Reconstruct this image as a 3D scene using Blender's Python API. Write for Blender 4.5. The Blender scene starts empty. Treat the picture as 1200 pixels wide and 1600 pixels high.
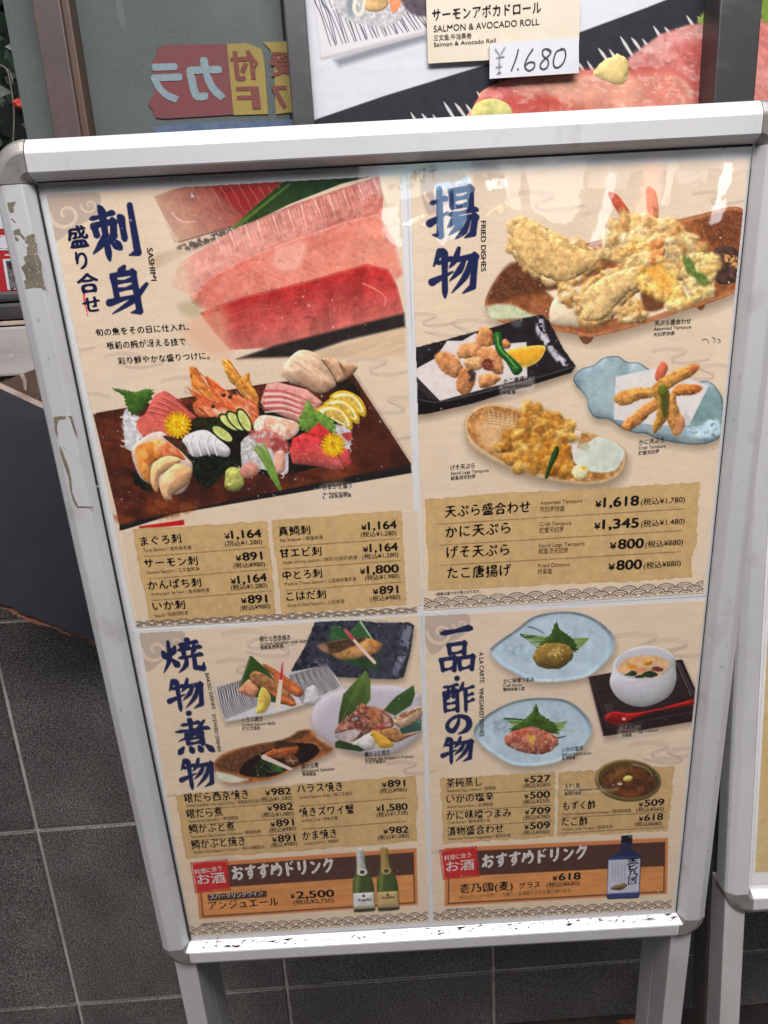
import bpy, bmesh, math, random
import numpy as np
from mathutils import Vector, Matrix
random.seed(7)
SC = bpy.context.scene
COL = SC.collection
# ------------------------------------------------------------------ camera
FPX = 1112.0                       # focal length in photo dots (1200 x 1600)
CAM = np.array([0.0, 0.0, 1.25])
RW = np.array([[0.99774055, -0.06442553, 0.01905653], [-0.03658549, -0.28310538, 0.95839076], [-0.05634983, -0.95692251, -0.28482276]])
cd = bpy.data.cameras.new('camera'); cam = bpy.data.objects.new('camera', cd); COL.objects.link(cam)
cd.sensor_fit = 'VERTICAL'; cd.sensor_height = 36.0; cd.lens = FPX/1600*36; cd.clip_start = .02; cd.clip_end = 300
_m = Matrix(((RW[0][0], -RW[0][1], -RW[0][2], CAM[0]), (RW[1][0], -RW[1][1], -RW[1][2], CAM[1]), (RW[2][0], -RW[2][1], -RW[2][2], CAM[2]), (0, 0, 0, 1)))
cam.matrix_world = _m; SC.camera = cam
# ------------------------------------------------------------------ light
SUN_EL, SUN_AZ = 58.0, 205.0       # degrees; the soft light comes from above the street, behind the viewer
w = bpy.data.worlds.new('World'); SC.world = w; w.use_nodes = True
nt = w.node_tree; sky = nt.nodes.new('ShaderNodeTexSky'); sky.sky_type = 'NISHITA'; sky.sun_disc = False
sky.sun_elevation = math.radians(SUN_EL); sky.sun_rotation = math.radians(SUN_AZ); sky.air_density = 1.0; sky.dust_density = 4.0; sky.ozone_density = .6
nt.links.new(sky.outputs[0], nt.nodes['Background'].inputs[0]); nt.nodes['Background'].inputs[1].default_value = .085
sd = bpy.data.lights.new('sun', 'SUN'); sd.energy = .55; sd.angle = math.radians(28); sd.color = (1, .96, .92)
sun = bpy.data.objects.new('sun', sd); COL.objects.link(sun)
_a, _e = math.radians(SUN_AZ), math.radians(SUN_EL)
_d = Vector((math.sin(_a)*math.cos(_e), math.cos(_a)*math.cos(_e), math.sin(_e)))   # towards the sun
sun.rotation_euler = _d.to_track_quat('Z', 'Y').to_euler()
ad = bpy.data.lights.new('overhead_fill', 'AREA'); ad.shape = 'RECTANGLE'; ad.size = 1.5; ad.size_y = .5; ad.energy = 42; ad.color = (1, .97, .95)   # added lamp, unseen overhead, brightens the board towards its top
al = bpy.data.objects.new('overhead_fill', ad); COL.objects.link(al); al.location = (.25, -.35, 2.62)
al.rotation_euler = (Vector((.25, -.35, 2.62))-Vector((.05, .55, 1.1))).to_track_quat('Z', 'Y').to_euler()
vs = SC.view_settings; vs.view_transform = 'Standard'; vs.look = 'None'; vs.gamma = 1; vs.use_curve_mapping = False; vs.exposure = 0.28
SC.cycles.max_bounces = 8; SC.cycles.transparent_max_bounces = 16

# ------------------------------------------------------------------ helpers
def s2l(c):
    c = np.asarray(c, np.float32)
    return np.where(c <= .04045, c/12.92, ((c+.055)/1.055)**2.4)
def lin(r, g, b): return tuple(float(v) for v in s2l(np.array([r, g, b])/255.))
def rays(P):
    P = np.asarray(P, float).reshape(-1, 2); v = np.c_[P[:, 0]-600, P[:, 1]-800, np.full(len(P), FPX)]
    return v@RW.T
def on_plane(P, o, n):
    r = rays(P); t = ((o-CAM)@n)/(r@n); return CAM+r*t[:, None]
def on_y(P, y): return on_plane(P, np.array([0, y, 0.]), np.array([0, 1., 0]))
# board plane (poster surface)
BO = CAM+np.array([0.0403788, 0.66105376, -0.3118024])
BX = np.array([0.99982283, -0.01872836, 0.00188576]); BX /= np.linalg.norm(BX)
BN = np.array([-0.01861378, -0.99862998, -0.04890493]); BN -= BN@BX*BX; BN /= np.linalg.norm(BN)
BY = np.cross(BN, BX)              # up along the board
def on_board(P, n=0.): return on_plane(P, BO+BN*n, BN)
def bxy(P): q = on_board(P)-BO; return np.c_[q@BX, q@BY]
def bw(x, y, n=0.): return BO+BX*x+BY*y+BN*n

def mesh_obj(name, verts, faces, m, parent=None, smooth=False, loc=None, mats=None, midx=None):
    me = bpy.data.meshes.new(name); o = bpy.data.objects.new(name, me); COL.objects.link(o)
    off = np.array(parent_loc(parent) if loc is None else loc, float)
    me.from_pydata([tuple(v) for v in (np.asarray(verts, float)-off)], [], [tuple(int(i) for i in f) for f in faces])
    if m: me.materials.append(m)
    if smooth:
        for p in me.polygons: p.use_smooth = True
    if parent: o.parent = parent
    elif loc is not None: o.location = loc
    me.update(); return o
def parent_loc(p):
    l = np.zeros(3)
    while p is not None: l += np.array(p.location); p = p.parent
    return l
def thing(name, label, cat, loc, group=None):
    o = bpy.data.objects.new(name, None); COL.objects.link(o); o.location = tuple(float(v) for v in loc); o.empty_display_size = .05
    tag(o, label, cat, group); return o
def tag(o, label=None, cat=None, group=None, kind=None):
    if label: o['label'] = label
    if cat: o['category'] = cat
    if group: o['group'] = group
    if kind: o['kind'] = kind
    return o
def bm_obj(name, bm, m, parent=None, smooth=False, bevel=0, seg=2):
    if bevel: bmesh.ops.bevel(bm, geom=bm.edges[:], offset=bevel, segments=seg, profile=.6, affect='EDGES', clamp_overlap=True)
    bmesh.ops.recalc_face_normals(bm, faces=bm.faces[:])
    me = bpy.data.meshes.new(name); off = Vector(parent_loc(parent)); bmesh.ops.translate(bm, verts=bm.verts[:], vec=-off); bm.to_mesh(me); bm.free()
    o = bpy.data.objects.new(name, me); COL.objects.link(o); me.materials.append(m)
    if smooth:
        for p in me.polygons: p.use_smooth = True
    if parent: o.parent = parent
    return o
def add_hex(bm, c8):
    v = [bm.verts.new(tuple(c)) for c in c8]
    for f in ((0,1,2,3),(7,6,5,4),(0,4,5,1),(1,5,6,2),(2,6,7,3),(3,7,4,0)): bm.faces.new([v[i] for i in f])
def add_box(bm, x0, x1, y0, y1, z0, z1): add_hex(bm, [(x0,y0,z0),(x1,y0,z0),(x1,y1,z0),(x0,y1,z0),(x0,y0,z1),(x1,y0,z1),(x1,y1,z1),(x0,y1,z1)])
def slab(name, pts, n, t, m, parent=None, bevel=0, at=None):
    """solid prism: 3d outline pts pushed by t along n"""
    bm = bmesh.new(); n = np.asarray(n)
    a = [bm.verts.new(tuple(p)) for p in pts]; b = [bm.verts.new(tuple(np.asarray(p)+n*t)) for p in pts]; k = len(a)
    bm.faces.new(a); bm.faces.new(b[::-1])
    for i in range(k): bm.faces.new((a[i], b[i], b[(i+1) % k], a[(i+1) % k]))
    return bm_obj(name, bm, m, parent, bevel=bevel)

# ------------------------------------------------------------------ materials
def mat(name, col, rough=.5, metal=0., noise=None, bump=None, spec=None, coat=0., emit=None):
    """noise: list of (scale, detail, colour, lo, hi, stretch) layers mixed over the base; bump: (scale, strength, distance)"""
    m = bpy.data.materials.new(name); m.use_nodes = True; N = m.node_tree; P = N.nodes['Principled BSDF']
    P.inputs['Roughness'].default_value = rough; P.inputs['Metallic'].default_value = metal
    if spec is not None: P.inputs['Specular IOR Level'].default_value = spec
    if coat: P.inputs['Coat Weight'].default_value = coat; P.inputs['Coat Roughness'].default_value = .08
    tc = N.nodes.new('ShaderNodeTexCoord'); base = None
    rgb = N.nodes.new('ShaderNodeRGB'); rgb.outputs[0].default_value = (*col, 1); base = rgb.outputs[0]
    for L in noise or []:
        sc, det, c2, lo, hi = L[:5]; st = L[5] if len(L) > 5 else (1, 1, 1)
        mp = N.nodes.new('ShaderNodeMapping'); mp.inputs['Scale'].default_value = st; N.links.new(tc.outputs['Object'], mp.inputs[0])
        t = N.nodes.new('ShaderNodeTexNoise'); t.inputs['Scale'].default_value = sc; t.inputs['Detail'].default_value = det; t.inputs['Roughness'].default_value = .6
        N.links.new(mp.outputs[0], t.inputs[0])
        r = N.nodes.new('ShaderNodeMapRange'); r.inputs[1].default_value = lo; r.inputs[2].default_value = hi; N.links.new(t.outputs[0], r.inputs[0])
        x = N.nodes.new('ShaderNodeMix'); x.data_type = 'RGBA'; N.links.new(r.outputs[0], x.inputs[0]); N.links.new(base, x.inputs[6]); x.inputs[7].default_value = (*c2, 1); base = x.outputs[2]
    N.links.new(base, P.inputs['Base Color'])
    if bump:
        t = N.nodes.new('ShaderNodeTexNoise'); t.inputs['Scale'].default_value = bump[0]; t.inputs['Detail'].default_value = 5; N.links.new(tc.outputs['Object'], t.inputs[0])
        b = N.nodes.new('ShaderNodeBump'); b.inputs['Strength'].default_value = bump[1]; b.inputs['Distance'].default_value = bump[2]; N.links.new(t.outputs[0], b.inputs['Height']); N.links.new(b.outputs[0], P.inputs['Normal'])
    if emit: P.inputs['Emission Color'].default_value = (*emit[0], 1); P.inputs['Emission Strength'].default_value = emit[1]
    return m
def mat_print(name, rough=.45):
    m = bpy.data.materials.new(name); m.use_nodes = True; N = m.node_tree; P = N.nodes['Principled BSDF']; P.inputs['Roughness'].default_value = rough; P.inputs['Specular IOR Level'].default_value = .08
    a = N.nodes.new('ShaderNodeAttribute'); a.attribute_name = 'ink'
    tc = N.nodes.new('ShaderNodeTexCoord'); t = N.nodes.new('ShaderNodeTexNoise'); t.inputs['Scale'].default_value = 900; t.inputs['Detail'].default_value = 2; N.links.new(tc.outputs['Object'], t.inputs[0])
    r = N.nodes.new('ShaderNodeMapRange'); r.inputs[1].default_value = .3; r.inputs[2].default_value = .7; r.inputs[3].default_value = .94; r.inputs[4].default_value = 1.06; N.links.new(t.outputs[0], r.inputs[0])
    x = N.nodes.new('ShaderNodeVectorMath'); x.operation = 'SCALE'; N.links.new(a.outputs['Color'], x.inputs[0]); N.links.new(r.outputs[0], x.inputs['Scale']); N.links.new(x.outputs[0], P.inputs['Base Color'])
    return m
def mat_film(name, ior=1.45, rough=.03, haze=.0):
    m = bpy.data.materials.new(name); m.use_nodes = True; N = m.node_tree
    for n in list(N.nodes): N.nodes.remove(n)
    out = N.nodes.new('ShaderNodeOutputMaterial'); tr = N.nodes.new('ShaderNodeBsdfTransparent'); gl = N.nodes.new('ShaderNodeBsdfGlossy'); gl.inputs['Roughness'].default_value = rough
    lw = N.nodes.new('ShaderNodeLayerWeight'); p5 = N.nodes.new('ShaderNodeMath'); p5.operation = 'POWER'; p5.inputs[1].default_value = 5; N.links.new(lw.outputs['Facing'], p5.inputs[0])
    f0 = ((ior-1)/(ior+1))**2; fr = N.nodes.new('ShaderNodeMath'); fr.operation = 'MULTIPLY_ADD'; fr.inputs[1].default_value = 1-f0; fr.inputs[2].default_value = f0; N.links.new(p5.outputs[0], fr.inputs[0])
    mx = N.nodes.new('ShaderNodeMixShader')
    tc = N.nodes.new('ShaderNodeTexCoord'); t = N.nodes.new('ShaderNodeTexNoise'); t.inputs['Scale'].default_value = 11; t.inputs['Detail'].default_value = 4; N.links.new(tc.outputs['Object'], t.inputs[0])
    b = N.nodes.new('ShaderNodeBump'); b.inputs['Strength'].default_value = .05; b.inputs['Distance'].default_value = .006; N.links.new(t.outputs[0], b.inputs['Height']); N.links.new(b.outputs[0], gl.inputs['Normal'])
    N.links.new(fr.outputs[0], mx.inputs[0]); N.links.new(tr.outputs[0], mx.inputs[1]); N.links.new(gl.outputs[0], mx.inputs[2]); last = mx.outputs[0]
    if haze:   # dust and fine scratches on the sheet
        df = N.nodes.new('ShaderNodeBsdfDiffuse'); df.inputs[0].default_value = (.75, .75, .75, 1)
        t2 = N.nodes.new('ShaderNodeTexNoise'); t2.inputs['Scale'].default_value = 260; t2.inputs['Detail'].default_value = 3; N.links.new(tc.outputs['Object'], t2.inputs[0])
        r = N.nodes.new('ShaderNodeMapRange'); r.inputs[1].default_value = .70; r.inputs[2].default_value = .80; r.inputs[3].default_value = haze; r.inputs[4].default_value = .6; N.links.new(t2.outputs[0], r.inputs[0])
        m2 = N.nodes.new('ShaderNodeMixShader'); N.links.new(r.outputs[0], m2.inputs[0]); N.links.new(last, m2.inputs[1]); N.links.new(df.outputs[0], m2.inputs[2]); last = m2.outputs[0]
    N.links.new(last, out.inputs[0]); return m

M = {}
M['white'] = mat('satin_white_aluminium', (.655, .655, .675), .36, .30, noise=[(5, 4, (.57, .57, .595), .42, .75), (22, 6, (.50, .49, .49), .58, .76), (9, 7, (.46, .44, .42), .64, .78), (190, 4, (.30, .28, .26), .70, .77)], bump=(300, .05, .0004))
M['chrome'] = mat('dull_cast_metal', (.40, .38, .36), .32, .6, noise=[(40, 4, (.26, .24, .21), .45, .7)], bump=(160, .15, .0006))
M['glue'] = mat('old_brown_glue', (.17, .145, .10), .8, noise=[(60, 5, (.11, .094, .066), .4, .65), (240, 4, (.34, .31, .25), .62, .72), (150, 4, (.07, .06, .045), .66, .76)], bump=(300, .6, .0008))
M['gasket'] = mat('black_rubber_edge', (.015, .015, .016), .5, noise=[(60, 2, (.03, .03, .03), .4, .7)])
M['ledge'] = mat('grimy_white_lip', (.74, .73, .71), .35, noise=[(90, 6, (.30, .27, .24), .60, .72, (.25, 1, 1)), (400, 2, (.10, .09, .08), .70, .76, (.4, 1, 1))])
M['laminate'] = mat('white_laminate', (.78, .78, .80), .35, noise=[(30, 3, (.72, .72, .73), .4, .7)])
M['leg'] = mat('grey_aluminium_leg', (.55, .53, .54), .38, .25, noise=[(14, 5, (.46, .44, .44), .4, .7), (260, 3, (.34, .33, .33), .66, .76)], bump=(200, .06, .0004))
M['print'] = mat_print('printed_sheet')
M['film'] = mat_film('clear_cover_film', 1.58, .022, .003)
M['navy'] = mat('navy_print', lin(20, 26, 66), .5, noise=[(300, 2, lin(28, 34, 76), .5, .8)], spec=.08)
M['ink'] = mat('black_print', lin(20, 14, 14), .5, noise=[(300, 2, lin(34, 26, 24), .5, .8)], spec=.08)
M['sub'] = mat('grey_brown_print', lin(106, 84, 60), .5, noise=[(300, 2, lin(118, 96, 70), .4, .7)], spec=.08)
M['cap'] = mat('dark_print', lin(30, 25, 25), .5, noise=[(300, 2, lin(60, 52, 50), .4, .7)], spec=.08)
M['pale'] = mat('pale_print', lin(222, 214, 212), .5, noise=[(300, 2, lin(206, 198, 196), .4, .7)], spec=.08)
M['tile'] = mat('granite_tile', (.098, .094, .092), .36, noise=[(3, 4, (.072, .070, .069), .35, .65), (360, 2.5, (.25, .24, .235), .50, .62), (330, 2.5, (.016, .016, .017), .52, .64), (520, 1, (.34, .33, .32), .62, .70)], bump=(700, .15, .0006))
M['grout'] = mat('pale_grout', (.46, .44, .43), .85, noise=[(25, 5, (.22, .20, .19), .45, .7), (6, 4, (.30, .28, .27), .4, .65)], bump=(200, .3, .001))
M['concrete'] = mat('weathered_grey_sill', (.36, .34, .33), .7, noise=[(12, 6, (.24, .22, .21), .4, .7, (.3, 1, 3)), (150, 4, (.46, .44, .43), .6, .72)], bump=(90, .3, .001))
M['darkrail'] = mat('dark_bronze_frame', (.035, .033, .036), .4, noise=[(30, 4, (.07, .065, .065), .5, .75, (.3, 1, 1))], bump=(120, .1, .0006))
M['brown'] = mat('brown_window_post', lin(74, 61, 59), .5, noise=[(8, 4, lin(64, 53, 50), .4, .7), (90, 4, lin(84, 69, 64), .55, .75)])
M['tan'] = mat('worn_brown_edge', lin(80, 58, 43), .5, noise=[(14, 4, lin(64, 50, 43), .4, .7)])
M['blind'] = mat('grey_mesh_blind', lin(86, 93, 92), .8, noise=[(4, 5, lin(70, 80, 81), .35, .65), (2.2, 4, lin(104, 106, 102), .5, .72), (500, 2, lin(104, 110, 109), .56, .7), (22, 5, lin(108, 116, 116), .62, .75, (1, 1, .12))])  # broad uneven tones imitate reflections in the pane; the fine grain is mesh
M['glass'] = mat_film('window_glass', 1.45, .02)
M['panelblack'] = mat('black_laminate_panel', lin(38, 39, 46), .45, noise=[(5, 5, lin(52, 54, 62), .4, .7), (180, 4, lin(64, 66, 72), .66, .76, (.2, 1, 1))], bump=(60, .08, .001))
M['chip'] = mat('raw_chipped_wood', lin(132, 84, 62), .8, noise=[(30, 6, lin(84, 50, 40), .4, .65, (.3, 1, 1)), (120, 4, lin(168, 122, 98), .6, .75)], bump=(120, .5, .002))
M['edge'] = mat('pale_panel_edge', lin(168, 148, 138), .6, noise=[(60, 5, lin(120, 98, 88), .45, .7)])
M['oldwood'] = mat('old_dark_wood', lin(84, 66, 56), .65, noise=[(20, 6, lin(52, 40, 35), .4, .65, (.3, 1, 1)), (140, 4, lin(118, 98, 86), .64, .76)], bump=(60, .4, .002))
M['asphalt'] = mat('dark_wet_floor', (.022, .018, .017), .5, noise=[(20, 5, (.04, .03, .026), .4, .7), (400, 3, (.08, .075, .07), .62, .75)], bump=(180, .4, .002))
M['card'] = mat('cream_card', lin(200, 190, 172), .5, noise=[(30, 3, lin(194, 183, 162), .4, .7)])
M['whitecard'] = mat('white_card', lin(196, 197, 203), .5, noise=[(30, 3, lin(190, 191, 198), .4, .7)])
M['red'] = mat('red_print', lin(168, 34, 42), .45, noise=[(40, 3, lin(150, 28, 36), .4, .7)])
M['dark'] = mat('dim_interior', (.012, .013, .013), .8, noise=[(9, 3, (.02, .022, .02), .4, .7)])
def vary_islands(m, lo, hi):
    """each tile of the wall fired a little lighter or darker; old splash stains"""
    N = m.node_tree; P = N.nodes['Principled BSDF']; lk = P.inputs['Base Color'].links[0]; src = lk.from_socket
    g = N.nodes.new('ShaderNodeNewGeometry'); r = N.nodes.new('ShaderNodeMapRange'); r.inputs[3].default_value = lo; r.inputs[4].default_value = hi; N.links.new(g.outputs['Random Per Island'], r.inputs[0])
    tc = N.nodes.new('ShaderNodeTexCoord'); t = N.nodes.new('ShaderNodeTexNoise'); t.inputs['Scale'].default_value = 9; t.inputs['Detail'].default_value = 6; N.links.new(tc.outputs['Object'], t.inputs[0])
    r2 = N.nodes.new('ShaderNodeMapRange'); r2.inputs[1].default_value = .35; r2.inputs[2].default_value = .7; r2.inputs[3].default_value = .78; r2.inputs[4].default_value = 1.22; N.links.new(t.outputs[0], r2.inputs[0])
    q = N.nodes.new('ShaderNodeMath'); q.operation = 'MULTIPLY'; N.links.new(r.outputs[0], q.inputs[0]); N.links.new(r2.outputs[0], q.inputs[1])
    v = N.nodes.new('ShaderNodeVectorMath'); v.operation = 'SCALE'; N.links.new(src, v.inputs[0]); N.links.new(q.outputs[0], v.inputs['Scale']); N.links.new(v.outputs[0], P.inputs['Base Color'])
vary_islands(M['tile'], .68, 1.05)
M['darkleg'] = mat('dark_anodised_leg', (.10, .095, .09), .4, .3, noise=[(14, 5, (.07, .065, .06), .4, .7)])
GAINW = .78
def gain(p): return 1.27+0*p[:, 0]
# ------------------------------------------------------------------ printed artwork (numpy painter, units: print dots)
CX0, CY0, CX1, CY1 = 40, 225, 1190, 1480
class Canvas:
    def __init__(s, x0, y0, x1, y1, col):
        s.x0, s.y0, s.w, s.h = x0, y0, x1-x0+1, y1-y0+1
        s.c = np.zeros((s.h, s.w, 3), np.float32); s.c[:] = np.array(col, np.float32)/255
        s.l = np.zeros((s.h, s.w), np.int16)
_rs = np.random.RandomState(5)
_TAB = _rs.rand(256, 256).astype(np.float32)
def vnoise(x, y):
    xi = np.floor(x).astype(int); yi = np.floor(y).astype(int)
    fx = x-xi; fy = y-yi; fx = fx*fx*(3-2*fx); fy = fy*fy*(3-2*fy)
    a = _TAB[yi & 255, xi & 255]; b = _TAB[yi & 255, (xi+1) & 255]
    c = _TAB[(yi+1) & 255, xi & 255]; d = _TAB[(yi+1) & 255, (xi+1) & 255]
    return (a*(1-fx)+b*fx)*(1-fy)+(c*(1-fx)+d*fx)*fy
def fbm(x, y, sc, seed=0, oct=4):
    v = 0; amp = .5; tot = 0
    for k in range(oct):
        v = v+amp*vnoise(x/sc+seed*17.3+k*31, y/sc+seed*9.1+k*57); tot += amp; amp *= .55; sc = sc*.5
    return v/tot
def spline(p, closed=True, n=7):
    p = np.array(p, float); m = len(p)
    if m < 3: return p
    out = []
    for i in range(m if closed else m-1):
        if closed: a, b, c, d = p[(i-1) % m], p[i], p[(i+1) % m], p[(i+2) % m]
        else: a, b, c, d = p[max(i-1, 0)], p[i], p[i+1], p[min(i+2, m-1)]
        for t in np.arange(n)/n:
            out.append(.5*((2*b)+(-a+c)*t+(2*a-5*b+4*c-d)*t*t+(-a+3*b-3*c+d)*t**3))
    if not closed: out.append(p[-1])
    return np.array(out)
def box(cv, p, pad):
    x0 = int(max(cv.x0, math.floor(p[:, 0].min()-pad))); x1 = int(min(cv.x0+cv.w-1, math.ceil(p[:, 0].max()+pad)))
    y0 = int(max(cv.y0, math.floor(p[:, 1].min()-pad))); y1 = int(min(cv.y0+cv.h-1, math.ceil(p[:, 1].max()+pad)))
    if x1 < x0 or y1 < y0: return None
    X, Y = np.meshgrid(np.arange(x0, x1+1, dtype=np.float32), np.arange(y0, y1+1, dtype=np.float32))
    return X, Y, (slice(y0-cv.y0, y1-cv.y0+1), slice(x0-cv.x0, x1-cv.x0+1))
def sdf(X, Y, p):
    d2 = np.full(X.shape, 1e9, np.float32); ins = np.zeros(X.shape, bool); n = len(p)
    for i in range(n):
        ax, ay = p[i]; bx, by = p[(i+1) % n]; ex, ey = bx-ax, by-ay; L = ex*ex+ey*ey
        if L < 1e-9: continue
        t = np.clip(((X-ax)*ex+(Y-ay)*ey)/L, 0, 1)
        d2 = np.minimum(d2, (X-ax-t*ex)**2+(Y-ay-t*ey)**2)
        if ay != by:
            cr = ((ay > Y) != (by > Y)) & (X < (bx-ax)*(Y-ay)/(by-ay)+ax); ins ^= cr
    d = np.sqrt(d2); return np.where(ins, d, -d)
CV = None
LAB = 0
def F(pts, col, sm=True, sh=0., w=4., nz=None, col2=None, ax=None, soft=1.2, a=1., spec=0., rim=None, lab=True, rough=0., st=None, lt=(-.4, -.9), mott=None, thr=None):
    """paint one printed shape on the current canvas"""
    p = spline(pts) if sm else np.array(pts, float)
    b = box(CV, p, soft+rough+2)
    if b is None: return
    X, Y, S = b
    Xw, Yw = X, Y
    if rough:
        Xw = X+(fbm(X, Y, max(3, rough*3), 3)-.5)*rough*2; Yw = Y+(fbm(X, Y, max(3, rough*3), 8)-.5)*rough*2
    d = sdf(Xw, Yw, p)
    al = np.clip(d/soft+.5, 0, 1)*a
    if thr: al = al*np.clip((fbm(X, Y, thr[1], thr[2] if len(thr) > 2 else 4)-thr[0])*9+.5, 0, 1)
    c = np.zeros(X.shape+(3,), np.float32); c[:] = np.array(col, np.float32)/255
    if col2 is not None:
        if ax is None: ax = (p[p[:, 1].argmin()], p[p[:, 1].argmax()])
        (x0, y0), (x1, y1) = ax; L = (x1-x0)**2+(y1-y0)**2
        t = np.clip(((X-x0)*(x1-x0)+(Y-y0)*(y1-y0))/L, 0, 1)[..., None]; c = c*(1-t)+np.array(col2, np.float32)/255*t
    if mott:
        m = np.clip((fbm(X, Y, mott[1], mott[2] if len(mott) > 2 else 2)-.5)*5+.5, 0, 1)[..., None]; c = c*(1-m)+np.array(mott[0], np.float32)/255*m
    if nz: c = c*(1+nz[0]*2*(fbm(X, Y, nz[1], len(pts))-.5))[..., None]
    if st:   # fibres along a direction
        ang = st[2]; u = X*math.cos(ang)+Y*math.sin(ang); v = -X*math.sin(ang)+Y*math.cos(ang)
        c = c*(1+st[0]*2*(fbm(u*.12, v, st[1], 6)-.5))[..., None]
    if sh:
        gy, gx = np.gradient(d); k = (gx*-lt[0]+gy*-lt[1])      # inward normal against light
        e = np.exp(-np.maximum(d, 0)/w); c = c*(1-sh*e*np.clip(.35-k, -1, 1.2))[..., None]
    if spec:
        m = np.clip((fbm(X, Y, 5, 11)-.62)*8, 0, 1)[..., None]*spec; c = c*(1-m)+m
    if rim:
        m = (np.clip(1-np.abs(d-rim[1]*.5)/(rim[1]*.5), 0, 1)*rim[2])[..., None]; c = c*(1-m)+np.array(rim[0], np.float32)/255*m
    CV.c[S] = CV.c[S]*(1-al[..., None])+np.clip(c, 0, 1)*al[..., None]
    if lab and LAB: CV.l[S] = np.where(al > .35, LAB, CV.l[S])
def SHD(pts, dx, dy, bl, a, sm=True, col=(60, 45, 35)):
    p = (spline(pts) if sm else np.array(pts, float))+np.array([dx, dy])
    F(p, col, sm=False, soft=bl*2, a=a, lab=False)
def S_(pts, w0, w1, col, a=1., sm=True, lab=True, soft=1.1, ws=None, nz=None):
    """stroke: capsule chain with widths running w0 > w1 (or per-point list ws)"""
    p = np.array(pts, float)
    wp = np.array(ws, float) if ws is not None else np.linspace(w0, w1, len(p))
    if sm and len(p) > 2:
        q = spline(p, False, 6); t = np.linspace(0, len(p)-1, len(q)); wp = np.interp(t, np.arange(len(p)), wp); p = q
    b = box(CV, p, wp.max()+2)
    if b is None: return
    X, Y, S = b; d = np.full(X.shape, -1e9, np.float32)
    for i in range(len(p)-1):
        ax, ay = p[i]; ex, ey = p[i+1]-p[i]; L = ex*ex+ey*ey+1e-9
        t = np.clip(((X-ax)*ex+(Y-ay)*ey)/L, 0, 1)
        d = np.maximum(d, wp[i]+(wp[i+1]-wp[i])*t-np.sqrt((X-ax-t*ex)**2+(Y-ay-t*ey)**2))
    al = np.clip(d/soft+.5, 0, 1)*a
    c = np.array(col, np.float32)/255
    if nz: c = c*(1+nz[0]*2*(fbm(X, Y, nz[1], 5)-.5))[..., None]
    CV.c[S] = CV.c[S]*(1-al[..., None])+c*al[..., None]
    if lab and LAB: CV.l[S] = np.where(al > .35, LAB, CV.l[S])
def E_(cx, cy, rx, ry, ang=0, n=14):
    t = np.arange(n)*2*math.pi/n; c, s = math.cos(ang), math.sin(ang)
    return np.c_[cx+rx*np.cos(t)*c-ry*np.sin(t)*s, cy+rx*np.cos(t)*s+ry*np.sin(t)*c]
def inpoly(x, y, p):
    r = False; n = len(p)
    for i in range(n):
        ax, ay = p[i]; bx, by = p[(i+1) % n]
        if (ay > y) != (by > y) and x < (bx-ax)*(y-ay)/(by-ay)+ax: r = not r
    return r
def PUFF(pts, cols, n, r0, r1, seed=1, sh=.3, rough=2., base=None, el=2.1):
    """lumpy batter: many small shaded puffs inside an outline"""
    rs = np.random.RandomState(seed); p = spline(pts)
    F(p, base or cols[0], sm=False, sh=.6, w=5, nz=(.25, 7), rough=rough)
    x0, y0 = p.min(0); x1, y1 = p.max(0); k = 0; g = 0
    L = []
    while k < n and g < n*20:
        g += 1; x, y = rs.uniform(x0, x1), rs.uniform(y0, y1)
        if inpoly(x, y, p): L.append((y, x, rs.uniform(r0, r1), rs.uniform(0, 3.1), rs.randint(len(cols)), rs.uniform(1, el))); k += 1
    for y, x, r, an, ci, e in sorted(L):
        F(E_(x, y, r*e, r, an, 8), cols[ci], sh=sh, w=r*.8, nz=(.14, 5), rough=rough*.9, soft=r*.9)
    sub = np.array(p)
    F(sub, (255, 240, 200), sm=False, a=.22, thr=(.62, 5, seed), lab=False)
    F(sub, (140, 84, 30), sm=False, a=.22, thr=(.62, 7, seed+3), lab=False)
def STICK(pts, c, seed=1):
    p = spline(pts); F(p, c, sm=False, sh=.5, w=7, nz=(.16, 7), rough=2.2, soft=1.6)
    F(p, tuple(min(255, v*1.14+8) for v in c), sm=False, soft=9, a=.4, thr=(.5, 9, seed), lab=False); F(p, tuple(v*.72 for v in c), sm=False, soft=7, a=.3, thr=(.56, 7, seed+5), lab=False)
def K(ox, oy, s):
    return lambda *v: np.array([(ox+v[i]*s, oy+v[i+1]*s) for i in range(0, len(v), 2)])
def quad(a, b, c, d): return [a, b, c, d]

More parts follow.
